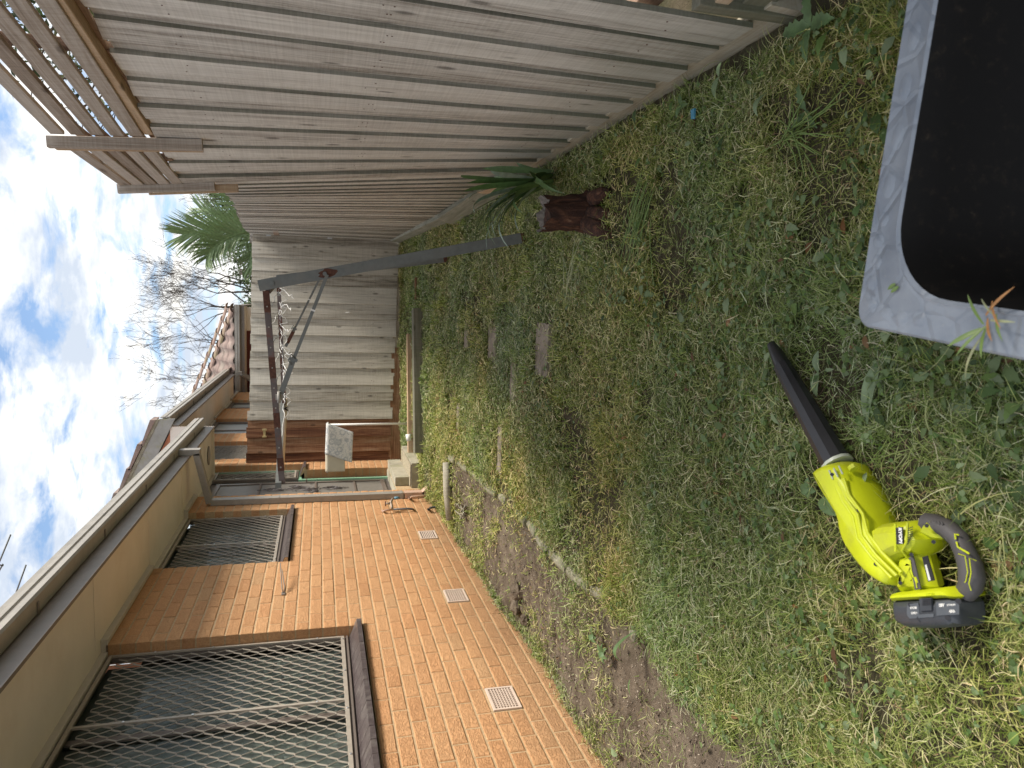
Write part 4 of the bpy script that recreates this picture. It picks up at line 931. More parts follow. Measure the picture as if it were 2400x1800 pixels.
# ------------------------------------------------------------------ STRAPPY PLANT
PL = thing('strappy_plant', (.70, 4.02, -.2), 'clump of long arching strap leaves growing at the fence corner', 'plant')
def strap(p0, tip, w, mat, name, parent, arch=.25, n=9, droop=0):
    p0 = Vector(p0); tip = Vector(tip); mb = MB(); vs = []; L_ = (tip-p0).length; side = (tip-p0).cross(Vector((0, 0, 1))).normalized()
    mid = (p0+tip)/2+Vector((0, 0, arch*L_))
    for i in range(n+1):
        u = i/n; c = p0*(1-u)**2+mid*2*u*(1-u)+tip*u*u; k = w*(.55+1.2*u*(1-u)*2)*(1-u**5)+.0005
        vs += [c-side*k/2, c-Vector((0, 0, k*.18)), c+side*k/2]
    mb.add(vs, [(3*i+a, 3*i+a+1, 3*i+4+a, 3*i+3+a) for i in range(n) for a in (0, 1)], True); return mb.build(name, mat, parent)
tips = [((1080, 412), 4.0), ((1085, 450), 3.9), ((1114, 500), 3.9), ((1135, 545), 3.85), ((1130, 395), 4.05), ((1165, 560), 3.9), ((1095, 430), 3.9), ((1200, 520), 3.9), ((1150, 400), 4.1), ((1160, 415), 4.2), ((1180, 548), 3.75), ((1218, 545), 3.8), ((1190, 400), 4.1), ((1145, 470), 4.2), ((1125, 520), 3.8), ((1225, 500), 3.7), ((1240, 400), 3.9), ((1280, 430), 3.75), ((1325, 455), 3.5), ((1310, 440), 3.6), ((1170, 440), 4.3), ((1100, 470), 4.0), ((1210, 380), 4.1), ((1155, 535), 4.0), ((1190, 470), 3.7), ((1112, 560), 3.9), ((1142, 590), 3.85), ((1090, 520), 3.95), ((1162, 575), 3.8), ((1195, 585), 3.75), ((1070, 470), 4.0)]
for k, (q, Y) in enumerate(tips):
    tp = onY(q, Y); strap((.69+random.uniform(-.03, .04), 4.0+random.uniform(-.04, .06), -.205), tp, random.uniform(.020, .034), m_strap2 if k % 3 == 2 else m_strap, 'leaf', PL, arch=random.uniform(.22, .62))

# ------------------------------------------------------------------ BLOWER lying on the lawn
BL = thing('leaf_blower', onG((2050, 1250)), 'lime green and black cordless leaf blower lying on its side on the cut grass', 'leaf blower')
HC = .075        # height of its middle above the soil
def B3(q, h=HC): return Vector(onG(q, h))
def inflate(poly, half, layers=((-1, .16), (-.75, .05), (-.25, 0), (.25, 0), (.72, .05), (.93, .12), (1, .2)), h=HC, scale=.05, ridge=None):
    P = [B3(q, h) for q in poly]; n = len(P); c = sum(P, Vector())/n; mb = MB(); vs = []
    area = sum(P[i].x*P[(i+1) % n].y-P[(i+1) % n].x*P[i].y for i in range(n)); sg = 1 if area > 0 else -1
    for zf, ins in layers:
        for i in range(n):
            a = (P[i]-P[i-1]).normalized(); b = (P[(i+1) % n]-P[i]).normalized(); nn = Vector((-(a.y+b.y), a.x+b.x, 0))*sg
            if nn.length > 1e-6: nn = nn.normalized()/max(.6, math.sqrt(max(.01, (1+a.dot(b))/2)))
            vs.append(P[i]+nn*ins*scale*2+Vector((0, 0, half*zf)))
    m_ = len(layers)
    fs = [(j*n+i, j*n+(i+1) % n, (j+1)*n+(i+1) % n, (j+1)*n+i) for j in range(m_-1) for i in range(n)]
    if sg < 0: fs = [f[::-1] for f in fs]
    mb.add(vs, fs, True); fs = [tuple(range(n))[::-1], tuple(range((m_-1)*n, m_*n))]
    if sg < 0: fs = [f[::-1] for f in fs]
    k0 = len(mb.v)-len(vs); mb.f += [tuple(i+k0 for i in f) for f in fs]; mb.sm += [False, False]; return mb
def autosmooth(o, ang=40):
    me = o.data
    for p in me.polygons: p.use_smooth = True
    try: me.set_sharp_from_angle(angle=math.radians(ang))
    except Exception: pass
    return o
def smoothpoly(pts, it=1):
    for _ in range(it):
        out = []
        for i, p in enumerate(pts):
            q = pts[(i+1) % len(pts)]; out += [(p[0]*.75+q[0]*.25, p[1]*.75+q[1]*.25), (p[0]*.25+q[0]*.75, p[1]*.25+q[1]*.75)]
        pts = out
    return pts
# tube
tb = MB(); tb.tube([B3((1808, 808), .045), B3((1822, 832), .052), B3((1836, 860), .058)], [.014, .021, .0245], 10, flat=.9)
autosmooth(tb.build('nozzle', m_blk, BL))
tb = MB(); tb.tube([B3((1834, 857), .058), B3((1870, 922), .064), B3((1905, 985), .069), B3((1964, 1090), .075)], [.026, .030, .034, .0385], 10, flat=.95); autosmooth(tb.build('blower_tube', m_blk, BL), 28)
cl_ = MB(); cl_.tube([B3((1960.5, 1085), .0755), B3((1964, 1091), .0755)], .0415, 12, flat=.97); autosmooth(cl_.build('collar', simple('pale_collar', (.55, .58, .50), .4), BL))
body = [(1934, 1100), (1943, 1122), (1963, 1158), (1982, 1186), (1997, 1210), (2002, 1242), (2013, 1273), (2033, 1303), (2057, 1334), (2086, 1360), (2118, 1376), (2128, 1350), (2118, 1322), (2100, 1280), (2086, 1252), (2074, 1225), (2056, 1182), (2033, 1136), (2008, 1100), (2000, 1086), (1975, 1080)]
BD = autosmooth(inflate(smoothpoly(body, 1), .056).build('fan_housing', m_yel, BL), 50)
def ribpath(pts, hs, r, name, mat, parent, flat=None):
    n = len(pts); return autosmooth(MB().tube([B3(p, hs if not isinstance(hs, (list, tuple)) else hs[i]) for i, p in enumerate(pts)], r, 8, flat=flat).build(name, mat, parent))
for pts in ([(1978, 1122), (1990, 1160), (2022, 1204), (2034, 1250), (2066, 1294), (2113, 1342)], [(1965, 1128), (1984, 1170), (2010, 1206), (2020, 1256), (2054, 1302), (2102, 1350)], [(1956, 1134), (1974, 1174), (1999, 1212), (2009, 1262), (2044, 1308), (2090, 1355)]):
    ribpath(pts, [.127, .130, .131, .131, .131, .128], .0042, 'rib', m_yel, BD)
for (a, b) in (((1943, 1102), (1952, 1123)), ((1954, 1097), (1964, 1118)), ((1966, 1092), (1975, 1111))): ribpath([a, b], .133, .0022, 'grip_line', simple('line_grey', (.42, .46, .36), .5) if 'line_grey' not in bpy.data.materials else bpy.data.materials['line_grey'], BD)
ribpath([(1997, 1092), (2002, 1100)], .10, .012, 'release_tab', m_yel, BD); ribpath([(2024, 1303), (2034, 1308)], .09, .010, 'lug', m_yel, BD)
mot = [(2074, 1236), (2090, 1226), (2106, 1223), (2164, 1218), (2176, 1230), (2196, 1262), (2194, 1276), (2180, 1300), (2150, 1302), (2132, 1310), (2119, 1317), (2096, 1292), (2080, 1266)]
MT = autosmooth(inflate(mot, .058, ((-1, .2), (-.6, .05), (0, 0), (.45, .02), (.8, .10), (1, .24))).build('motor_housing', m_yel, BL), 25)
ribpath([(2098, 1227), (2099, 1250), (2099, 1292)], .134, .0030, 'seam', m_yel, MT); ribpath([(2127, 1224), (2125, 1270), (2114, 1290), (2126, 1306)], [.133, .134, .128, .112], .0030, 'seam', m_yel, MT)
nk = [(2126, 1300), (2140, 1296), (2165, 1288), (2178, 1292), (2200, 1376), (2190, 1388), (2126, 1390), (2120, 1370)]
NK = autosmooth(inflate(nk, .040, ((-1, .3), (-.6, .08), (0, 0), (.5, .05), (.85, .15), (1, .3))).build('battery_neck', m_yel, BL), 30)
def plate(qs, h, mat, name, parent, th=.0022):
    P = [B3(q, h) for q in qs]; n = len(P); return MB().add([p for p in P]+[p+Vector((0, 0, th)) for p in P], [tuple(range(n)), tuple(range(n, 2*n))[::-1]]+[(i, (i+1) % n, n+(i+1) % n, n+i) for i in range(n)]).build(name, mat, parent)
plate([(2132, 1307), (2142, 1303), (2160, 1380), (2146, 1382)], .114, m_gry, 'grey_stripe', NK)
ribpath([(2133, 1312), (2136, 1338), (2140, 1352), (2146, 1356), (2149, 1378)], .118, .0013, 'yellow_line', m_yel, NK)
for dxx in (4, 8): ribpath([(2138+dxx, 1352), (2143+dxx, 1366)], .1175, .0012, 'yellow_line', m_yel, NK)
plate([(2163, 1306), (2175, 1302), (2192, 1360), (2177, 1363)], .1135, m_blk, 'rating_label', NK)
plate([(2168, 1324), (2172, 1323), (2182, 1360), (2177, 1361)], .116, simple('label_white', (.62, .63, .58), .5), 'label_strip', NK, .0008)
ft = [(2123, 1388), (2140, 1383), (2200, 1377), (2250, 1372), (2262, 1378), (2278, 1396), (2270, 1402), (2255, 1400), (2200, 1403), (2124, 1407)]
FT = autosmooth(inflate(ft, .050, ((-1, .1), (-.8, .02), (0, 0), (.8, .02), (1, .08))).build('battery_mount', m_yel, BL), 35)
bt = [(2123, 1404), (2190, 1400), (2262, 1396), (2276, 1412), (2280, 1440), (2276, 1462), (2258, 1468), (2200, 1470), (2152, 1468), (2130, 1456), (2123, 1432)]
BT = autosmooth(inflate(bt, .046, ((-1, .14), (-.7, 0), (.5, 0), (.85, .06), (1, .16))).build('battery', m_bat, BL), 35)
plate([(2128, 1416), (2154, 1413), (2157, 1440), (2190, 1438), (2190, 1446), (2134, 1450), (2127, 1440)], .1205, m_batlt, 'battery_panel', BT)
plate([(2196, 1411), (2240, 1408), (2250, 1418), (2250, 1440), (2197, 1443)], .1205, m_batlt, 'battery_panel', BT)
plate([(2158, 1403), (2186, 1401), (2187, 1430), (2160, 1432)], .1215, m_bat, 'release_button', BT, .004)
for k in range(4): plate([(2162, 1405+k*4), (2183, 1403.5+k*4), (2183, 1405+k*4), (2162, 1406.5+k*4)], .1262, m_blk, 'button_grip', BT, .001)
for q in ((2134, 1417), (2246, 1409), (2155, 1450), (2221, 1447)): MB().tube([B3(q, .119), B3(q, .1215)], .0055, 10).build('screw', m_blk, BT)
hpts = [(2172, 1228), (2192, 1231), (2222, 1241), (2246, 1262), (2262, 1294), (2274, 1326), (2278, 1352), (2274, 1376), (2262, 1392)]
HD = autosmooth(MB().tube([B3(p) for p in hpts], [.024, .024, .021, .0205, .021, .0235, .025, .023, .020], 14).build('handle', m_gry, BL), 60)
ribpath([(2168, 1236), (2190, 1250), (2212, 1256)], [.095, .088, .080], [.016, .013, .008], 'handle_root', m_yel, HD)
ribpath([(2248, 1254), (2238, 1252), (2240, 1264)], [.093, .096, .096], .0020, 'yellow_line', m_yel, HD); ribpath([(2242, 1270), (2245, 1282), (2272, 1298)], [.096, .0975, .093], .0022, 'yellow_line', m_yel, HD)
ribpath([(2246, 1298), (2262, 1303), (2268, 1340), (2264, 1362), (2256, 1370)], [.0955, .1000, .1005, .099, .095], .0011, 'yellow_line', m_yel, HD)
ribpath([(2288, 1314), (2272, 1308), (2276, 1342), (2271, 1368), (2276, 1384)], [.091, .1010, .1022, .099, .095], .0011, 'yellow_line', m_yel, HD)
for k in range(5): ribpath([(2178+k*7, 1220+k*.8), (2182+k*7, 1226+k)], .093, .0022, 'handle_grip_ridge', m_gry, HD)
for q_ in ((1950, 1112), (2012, 1196), (2052, 1322), (2110, 1366), (2136, 1300), (2172, 1232), (2188, 1270)): MB().tube([B3(q_, .115), B3(q_, .1335)], .0042, 10).build('screw', m_blk, BD)
lb = plate([(2101, 1237), (2117, 1235), (2119, 1273), (2103, 1276)], .1335, m_blk, 'brand_plate', MT)
for k in range(8): # vent slots
    y0_ = 1236+k*5.2; xs = 2128 if k > -1 else 0; wd = 12 if k < 5 else 12-(k-4)*3; plate([(2128, y0_+2), (2128+wd, y0_-2), (2128+wd, y0_), (2128, y0_+4)], .1332, m_dark, 'vent_slot', MT, .001)
def text(s, q, h, size, rot, mat, parent, name='lettering', bold=0.0, shear=0):
    cu = bpy.data.curves.new('txt', 'FONT'); cu.body = s; cu.size = size; cu.extrude = .0006; cu.offset = bold; cu.align_x = 'CENTER'; cu.align_y = 'CENTER'; cu.shear = shear
    tmp = bpy.data.objects.new('txt', cu); col.objects.link(tmp); dg = bpy.context.evaluated_depsgraph_get(); me = bpy.data.meshes.new_from_object(tmp.evaluated_get(dg)); bpy.data.objects.remove(tmp)
    me.materials.clear(); me.materials.append(mat); p = B3(q, h); dd = B3((q[0]+rot[0]*10, q[1]+rot[1]*10), h)-p; rot = math.atan2(dd.y, dd.x); return inst(name, me, parent, Matrix.Translation(p)@Matrix.Rotation(rot, 4, 'Z'))
text('RYOBI', (2110, 1255), .1362, .0118, (.05, 1), m_white, lb, bold=.0006)
text('RYOBI', (2141, 1425), .1234, .0068, (1, -.05), m_white, BT, bold=.0000)
text('ONE+', (2143, 1437), .1234, .0068, (1, -.05), m_white, BT, bold=.0000)
text('18V', (2206, 1419), .1234, .0095, (1, -.05), m_white, BT, bold=.0002, shear=.2)
text('LITHIUM', (2229, 1418), .1234, .0056, (1, -.05), m_white, BT, bold=.0000, shear=.2)
text('4Ah', (2231, 1433), .1234, .0090, (1, -.05), m_white, BT, bold=.0001, shear=.2)
text('RYOBI', (2180, 1393), .1255, .008, (1, -.05), m_yel, FT)

# ------------------------------------------------------------------ TUB in the near corner
TZ = .15
def tubpt(a, b, z=TZ): d1 = Vector((.9938, -.112, 0)); d2 = Vector((-.1097, -.9939, 0)); return Vector((-.020, 1.092, z))+d1*a+d2*b+Vector((0, 0, 0))
TB = thing('garden_tub', (.3, .7, -.3), 'blue grey plastic tub with a moulded rim and black inside in the near corner', 'tub')
TB_W, TB_L = .86, .74
def rrect(a0, a1, b0, b1, r, n=10, z=TZ):
    out = []
    for (ca, cb, s) in ((a1-r, b0+r, -90), (a1-r, b1-r, 0), (a0+r, b1-r, 90), (a0+r, b0+r, 180)):
        for i in range(n+1):
            t = math.radians(s+90*i/n); out.append((ca+r*math.cos(t), cb+r*math.sin(t), z))
    return out
loops = [rrect(.006, TB_W-.006, .006, TB_L-.006, .03, z=TZ-.03), rrect(0, TB_W, 0, TB_L, .032, z=TZ-.024), rrect(0, TB_W, 0, TB_L, .032, z=TZ-.004), rrect(.004, TB_W-.004, .004, TB_L-.004, .032, z=TZ), rrect(.052, TB_W-.06, .060, TB_L-.05, .125, z=TZ+.001), rrect(.058, TB_W-.066, .066, TB_L-.056, .122, z=TZ+.006), rrect(.064, TB_W-.072, .072, TB_L-.062, .12, z=TZ+.003)]
def loft(loops, closed_end=False):
    mb = MB(); n = len(loops[0]); vs = [tubpt(*p) for l in loops for p in l]
    fs = [(j*n+i, j*n+(i+1) % n, (j+1)*n+(i+1) % n, (j+1)*n+i) for j in range(len(loops)-1) for i in range(n)]
    if closed_end: fs.append(tuple((len(loops)-1)*n+i for i in range(n)))
    return mb.add(vs, [f for f in fs], True)
autosmooth(loft(loops).build('rim', m_tub, TB), 40)
loft([loops[-1], rrect(.075, TB_W-.083, .083, TB_L-.073, .115, z=TZ-.05), rrect(.12, TB_W-.13, .13, TB_L-.12, .1, z=-.16)], True).build('inner_wall', m_tubin, TB)
loft([loops[0], rrect(.045, TB_W-.05, .045, TB_L-.05, .09, z=TZ-.033), rrect(.105, TB_W-.115, .115, TB_L-.105, .09, z=-.25)], True).build('outer_wall', m_tub, TB)
# raised cells moulded on the rim
def cell(a, b, ra, rb, k=6):
    ring = [(a+ra*math.cos(2*math.pi*(i+.5)/k), b+rb*math.sin(2*math.pi*(i+.5)/k)) for i in range(k)]
    inn = [(a+(x-a)*.7, b+(y-b)*.7) for x, y in ring]
    return MB().add([tubpt(x, y, TZ+.0002) for x, y in ring]+[tubpt(x, y, TZ+.0022) for x, y in inn], [(i, (i+1) % k, k+(i+1) % k, k+i) for i in range(k)]+[tuple(range(k, 2*k))], True).build('rim_boss', m_tub, TB)
for (a, b, ra, rb) in ((.04, .035, .016, .013), (.075, .026, .014, .014), (.11, .030, .015, .012), (.145, .026, .013, .014), (.18, .030, .014, .013), (.028, .07, .013, .017), (.025, .105, .015, .014), (.03, .14, .014, .016)): cell(a, b, ra, rb)
for k in range(6): cell(.235+k*.075, .030+.002*(k % 2), .024, .014, 8)
gb = MB()
for k in range(260):
    a = random.uniform(.12, TB_W-.14); b = random.uniform(.13, TB_L-.13); p_ = tubpt(a, b, -.158+random.uniform(0, .012)); th = random.uniform(0, 6.3); l_ = random.uniform(.006, .022); d_ = Vector((math.cos(th)*l_, math.sin(th)*l_, random.uniform(-.003, .004))); gb.add([p_, p_+Vector((-d_.y, d_.x, 0))*.12, p_+d_], [(0, 1, 2)])
gb.build('chaff', simple('dry_chaff', (.16, .12, .07), .9, var=.5), TB, kind='stuff')
WT = thing('grass_tuft', tubpt(.02, .22, TZ), 'torn grass tuft with orange stem hanging over the tub rim', 'grass tuft')
ms = {'g': leafmat('fresh_blade', (.16, .24, .06)), 'o': leafmat('orange_stem', (.45, .22, .08)), 'p': leafmat('pale_blade', (.38, .40, .22))}
for k, (q0, q1, mm, w) in enumerate([((2310, 740), (2378, 672), 'o', .006), ((2300, 770), (2220, 812), 'g', .010), ((2305, 760), (2268, 690), 'g', .007), ((2310, 770), (2300, 840), 'g', .008), ((2320, 750), (2380, 755), 'p', .005), ((2315, 745), (2325, 800), 'o', .007), ((2300, 790), (2262, 888), 'p', .006), ((2330, 740), (2300, 700), 'p', .004), ((2310, 765), (2240, 835), 'g', .007), ((2335, 735), (2350, 800), 'g', .006), ((2325, 705), (2345, 770), 'o', .005)]):
    strap(onZ(q0, TZ+.012), onZ(q1, TZ+.03 if k != 6 else TZ-.03), w*.62, ms[mm], 'blade', WT, arch=.15, n=6)
for k, q in enumerate([(2098, 665), (2105, 672)]):
    strap(onZ(q, TZ+.004), onZ((q[0]-18, q[1]+14), TZ+.006), .006, ms['g'], 'blade', WT, arch=.1, n=4)

# ------------------------------------------------------------------ LAWN (uncountable: a few joined meshes)
def vnoise(x, y, s, seed):
    r = np.random.default_rng(seed); G = r.random((64, 64)); X = (x/s) % 63; Y = (y/s) % 63
    i = X.astype(int); j = Y.astype(int); u = X-i; v = Y-j; u = u*u*(3-2*u); v = v*v*(3-2*v)
    return (G[i, j]*(1-u)+G[i+1, j]*u)*(1-v)+(G[i, j+1]*(1-u)+G[i+1, j+1]*u)*v
def fbm(x, y, s, seed): return .55*vnoise(x, y, s, seed)+.3*vnoise(x, y, s/2.3, seed+1)+.15*vnoise(x, y, s/5, seed+2)
def sample(n, y0, y1, pw, x0=-2.13, x1=.80):
    u = rng.random(n); a = 1-pw
    y = (y0**a+u*(y1**a-y0**a))**(1/a); x = x0+(x1-x0)*rng.random(n); return x, y
def density(x, y):
    e = np.interp(y, [1.0, 1.9, 2.2, 2.85, 3.35, 4.5, 6.6, 6.7], [-1.6, -1.50, -1.44, -1.37, -1.38, -1.37, -1.44, -2.3])
    d = np.clip((x-(e+(fbm(x, y, .35, 5)-.5)*.35))/.10, 0, 1)
    bare = fbm(x, y, .45, 20); soilm = .04+.30*(fbm(x, y, .28, 9) > .55)+.38*(x < -2.05)
    d = np.maximum(d*np.where(bare < .34, .18, 1.), soilm*(.6 if True else 1)*np.clip((y-2.6)/.8, .25, 1))
    for (c, w, l, _) in PAV: d = np.where((abs(x-c[0]) < w*.46) & (abs(y-c[1]) < l*.46), .06, d)
    d = np.where((abs(x-.44) < .075) & (abs(y-3.45) < .075), 0, d)
    d = np.where((x > -1.7) & (x < -.12) & (abs(y-(8.12+.21*(x+1.7))) < .09), .02, d)
    d = np.where((x < -1.85) & (y > 8.28) & (y < 9.32), .0, d)
    d = np.where((y > 8.5) & (x < .0) & (x > -1.85), d*.45, d)
    d = np.where(y > 9.85+.2*(x+2.1), 0, d)
    return d
PALS = {
 'cut': [(.17, .225, .045), (.29, .33, .11), (.45, .46, .20), (.60, .59, .34), (.10, .135, .03), (.64, .55, .34), (.26, .18, .095)],
 'blade': [(.13, .20, .025), (.21, .28, .06), (.31, .38, .10), (.075, .11, .022), (.44, .47, .15)]}
def pick(n, pal, probs, x, y):
    P = np.array(PALS[pal]); i = rng.choice(len(P), n, p=np.array(probs)/sum(probs)); c = P[i]*(.75+.5*rng.random((n, 1)))
    g = fbm(x, y, .6, 40)[:, None]; dry = np.clip((g-.5)*2.5, -.6, .8)
    c = c*(1+.18*dry*np.array([1.6, .6, -.5])); return np.clip(c, .01, 1)
def ribbons(name, n, y0, y1, pw, length, width, rise, curl, pal, probs, mat, segs=3, lift=(0, .012), x0=-2.13, x1=.79, wscale=.0011, clump=0, **kw):
    x, y = sample(int(n*1.5), y0, y1, pw, x0, x1)
    if clump:
        k_ = max(1, n//clump); cx_, cy_ = sample(k_, y0, y1, pw, x0, x1); ii = rng.integers(0, k_, len(x)); x = cx_[ii]+rng.normal(0, .022, len(x)); y = cy_[ii]+rng.normal(0, .022, len(x))
    keep = rng.random(len(x)) < density(x, y); x = x[keep][:n]; y = y[keep][:n]; n = len(x)
    # keep clear of blower and posts
    th = rng.random(n)*2*np.pi; ln = length[0]+(length[1]-length[0])*rng.random(n)**1.6; w = np.maximum(width[0]+(width[1]-width[0])*rng.random(n), wscale*y)
    el = np.radians(rise[0]+(rise[1]-rise[0])*rng.random(n)); kx = curl*(rng.random(n)-.5); kz = -np.abs(rng.normal(0, .5, n))
    z = gz(x, y)+lift[0]+(lift[1]-lift[0])*rng.random(n)
    V = np.zeros((n, segs+1, 2, 3)); cx, cy, cz = x.copy(), y.copy(), z.copy(); a, e = th.copy(), el.copy()
    for s in range(segs+1):
        ww = w*(1-.85*(s/segs)**2)*.5; px, py = -np.sin(a), np.cos(a); tw = .35*np.sin(th*7+s)
        for k, sg in enumerate((-1, 1)):
            V[:, s, k, 0] = cx+sg*px*ww; V[:, s, k, 1] = cy+sg*py*ww; V[:, s, k, 2] = cz+sg*ww*tw
        st = ln/segs; cx += np.cos(e)*np.cos(a)*st; cy += np.cos(e)*np.sin(a)*st; cz = np.maximum(cz+np.sin(e)*st, gz(cx, cy)+.002); a += kx; e += kz*.5
    base = (np.arange(n)*(segs+1)*2)[:, None, None]; q = np.array([[2*s, 2*s+1, 2*s+3, 2*s+2] for s in range(segs)])[None]
    F_ = (base+q).reshape(-1, 4); c = pick(n, pal, probs, x, y)
    return mesh_np(name, V.reshape(-1, 3), F_, np.repeat(c, (segs+1)*2, 0), mat, **kw)
def _mesh_np_doc(): pass
def mesh_np(name, V, F_, C_, mat, parent=None, **kw):
    me = bpy.data.meshes.new(name); me.vertices.add(len(V)); me.vertices.foreach_set('co', V.astype(np.float32).ravel())
    k = F_.shape[1]; me.loops.add(F_.size); me.loops.foreach_set('vertex_index', F_.astype(np.int32).ravel()); me.polygons.add(len(F_))
    me.polygons.foreach_set('loop_start', np.arange(0, F_.size, k, dtype=np.int32)); me.polygons.foreach_set('loop_total', np.full(len(F_), k, np.int32)) if bpy.app.version < (4, 1) else None
    at = me.attributes.new('col', 'FLOAT_COLOR', 'POINT'); at.data.foreach_set('color', np.c_[C_, np.ones(len(C_))].astype(np.float32).ravel())
    me.update(calc_edges=True); me.validate(); me.materials.append(mat); o = bpy.data.objects.new(name, me); link(o, parent); return tag(o, **kw)
ribbons('mown_grass', 160000, 1.0, 11.0, .85, (.018, .06), (.0013, .0026), (12, 55), .5, 'blade', [3, 3, 3, 1, 1.5], m_veg, segs=2, lift=(-.004, .004), label='short mown grass covering the yard', cat='grass', kind='stuff')
ribbons('grass_tufts', 46000, 1.0, 9.5, 1.1, (.04, .115), (.0014, .0030), (18, 70), .7, 'blade', [2, 3, 4, 1, 3], m_veg, segs=4, lift=(-.003, .006), clump=34, label='tufts of longer grass the mower missed', cat='grass', kind='stuff')
ribbons('grass_clippings', 210000, 1.0, 10.5, .95, (.016, .085), (.0010, .0026), (-12, 22), .9, 'cut', [3, 4, 3, 2, 3, 1, 1.2], m_veg, lift=(.008, .040), label='pale cut grass clippings strewn over the lawn', cat='clippings', kind='stuff')
ribbons('long_grass_clippings', 2400, 1.0, 5.5, 1.2, (.07, .18), (.0014, .0034), (-5, 16), .5, 'cut', [2, 4, 4, 3, 1, .6, .2], m_veg, segs=6, lift=(.02, .048), x0=-1.2, label='long raked strands of cut grass on the near lawn', cat='clippings', kind='stuff')
ribbons('dry_straw', 34000, 2.2, 8.2, 1.2, (.02, .06), (.0014, .0026), (-5, 12), .6, 'cut', [1, 1, 2, 3, 0, 4, 3], m_veg, lift=(.002, .010), x0=-2.13, x1=-1.0, label='straw bits scattered on the bare soil strip', cat='straw', kind='stuff')

def crumbs(name, n, x0, x1, y0, y1, size, pal, **kw):
    x, y = sample(n, y0, y1, 1.1, x0, x1); sz = size[0]+(size[1]-size[0])*rng.random(n)**3; z = gz(x, y); D = rng.normal(size=(n, 4, 3)); D /= np.linalg.norm(D, axis=2)[:, :, None]
    V = np.stack([x, y, z], 1)[:, None, :]+D*sz[:, None, None]; F_ = (np.arange(n)*4)[:, None, None]+np.array([[0, 1, 2], [0, 2, 3], [0, 3, 1], [1, 3, 2]])[None]
    c = np.array(pal)[rng.integers(0, len(pal), n)]*(.7+.6*rng.random((n, 1))); return mesh_np(name, V.reshape(-1, 3), F_.reshape(-1, 3), np.repeat(c, 4, 0), m_crumb, **kw)
m_crumb = veg('loose_soil', .95, 0.0, .1)
def leaves(name, n, y0, y1, size, lobes, pal, mat, lift, x0=-1.5, x1=.78, jag=0., aspect=.6, tilt=.5, pw=1.3, trefoil=False, **kw):
    x, y = sample(int(n*1.6), y0, y1, pw, x0, x1); keep = rng.random(len(x)) < density(x, y)*np.clip((fbm(x, y, .5, 60)-.30)*3.2, .06, 1)*(1+.0*x); x = x[keep][:n]; y = y[keep][:n]
    if trefoil:
        th0 = rng.random(len(x))*2*np.pi; s_ = size[0]+(size[1]-size[0])*rng.random(len(x)); X = []; Y_ = []; T = []; S_ = []; Z_ = []
        zz = gz(x, y)+lift[0]+(lift[1]-lift[0])*rng.random(len(x))
        for k in range(3): X.append(x); Y_.append(y); T.append(th0+k*2.09); S_.append(s_); Z_.append(zz)
        x, y, th, s_, z = map(np.concatenate, (X, Y_, T, S_, Z_))
    else:
        th = rng.random(len(x))*2*np.pi; s_ = size[0]+(size[1]-size[0])*rng.random(len(x))**1.5; z = gz(x, y)+lift[0]+(lift[1]-lift[0])*rng.random(len(x))
    n = len(x); m_ = lobes; V = np.zeros((n, 2*m_+2, 3)); tl = (rng.random(n)-.35)*tilt; rl = (rng.random(n)-.5)*tilt
    # outline: left edge, right edge about a midrib
    u = np.linspace(0, 1, m_+1)
    for i, uu in enumerate(u):
        wd = aspect*.5*math.sin(math.pi*min(1, uu**.75))**.8*(1-(jag if i % 2 else 0)) if 0 < i < m_ else .02
        for k, sg in enumerate((-1, 1)):
            lx = uu*s_; ly = sg*wd*s_; lz = uu*s_*tl+sg*wd*s_*rl+abs(wd)*s_*.35-.25*s_*uu*uu
            j = i*2+k
            V[:, j, 0] = x+lx*np.cos(th)-ly*np.sin(th); V[:, j, 1] = y+lx*np.sin(th)+ly*np.cos(th); V[:, j, 2] = np.maximum(z+lz, gz(x, y)+.003)
    q = np.array([[2*s, 2*s+1, 2*s+3, 2*s+2] for s in range(m_)])[None]; F_ = ((np.arange(n)*(2*m_+2))[:, None, None]+q).reshape(-1, 4)
    P = np.array(pal); c = P[rng.integers(0, len(P), n)]*(.75+.5*rng.random((n, 1)))
    return mesh_np(name, V.reshape(-1, 3), F_, np.repeat(c, 2*m_+2, 0), mat, **kw)
LG = [(.08, .14, .04), (.12, .19, .05), (.14, .20, .08), (.17, .23, .11), (.22, .28, .15), (.06, .10, .035)]
leaves('broad_leaf_weeds', 2400, 1.0, 9.5, (.010, .040), 4, LG, m_veg, (.012, .050), label='small broad weed leaves mixed through the lawn', cat='weeds', kind='stuff')
leaves('near_weeds', 620, 1.0, 3.0, (.022, .062), 6, LG, m_veg, (.020, .055), x0=-.5, jag=.22, aspect=.5, tilt=.8, label='larger weed leaves in the near shaded grass', cat='weeds', kind='stuff')
leaves('clover', 2600, 1.0, 9.0, (.008, .018), 3, LG[:4], m_veg, (.022, .055), aspect=.95, tilt=.3, trefoil=True, label='clover leaflets scattered in the lawn', cat='clover', kind='stuff')
leaves('dead_leaves', 260, 1.0, 9.0, (.02, .05), 4, [(.20, .09, .03), (.28, .16, .07), (.13, .07, .035)], m_veg, (.02, .045), aspect=.4, label='small brown dead leaves lying on the grass', cat='leaves', kind='stuff')
leaves('soil_weeds', 1500, 2.6, 8.0, (.010, .030), 4, LG[:3], m_veg, (.008, .035), x0=-2.12, x1=-1.2, label='low green weeds on the soil strip by the wall', cat='weeds', kind='stuff')

crumbs('soil_crumbs', 26000, -2.13, -1.1, 1.6, 7.8, (.0015, .011), [(.17, .13, .10), (.24, .19, .15), (.11, .085, .065), (.33, .28, .22)], label='crumbs of dry soil and grit on the bare strip', cat='soil', kind='stuff')
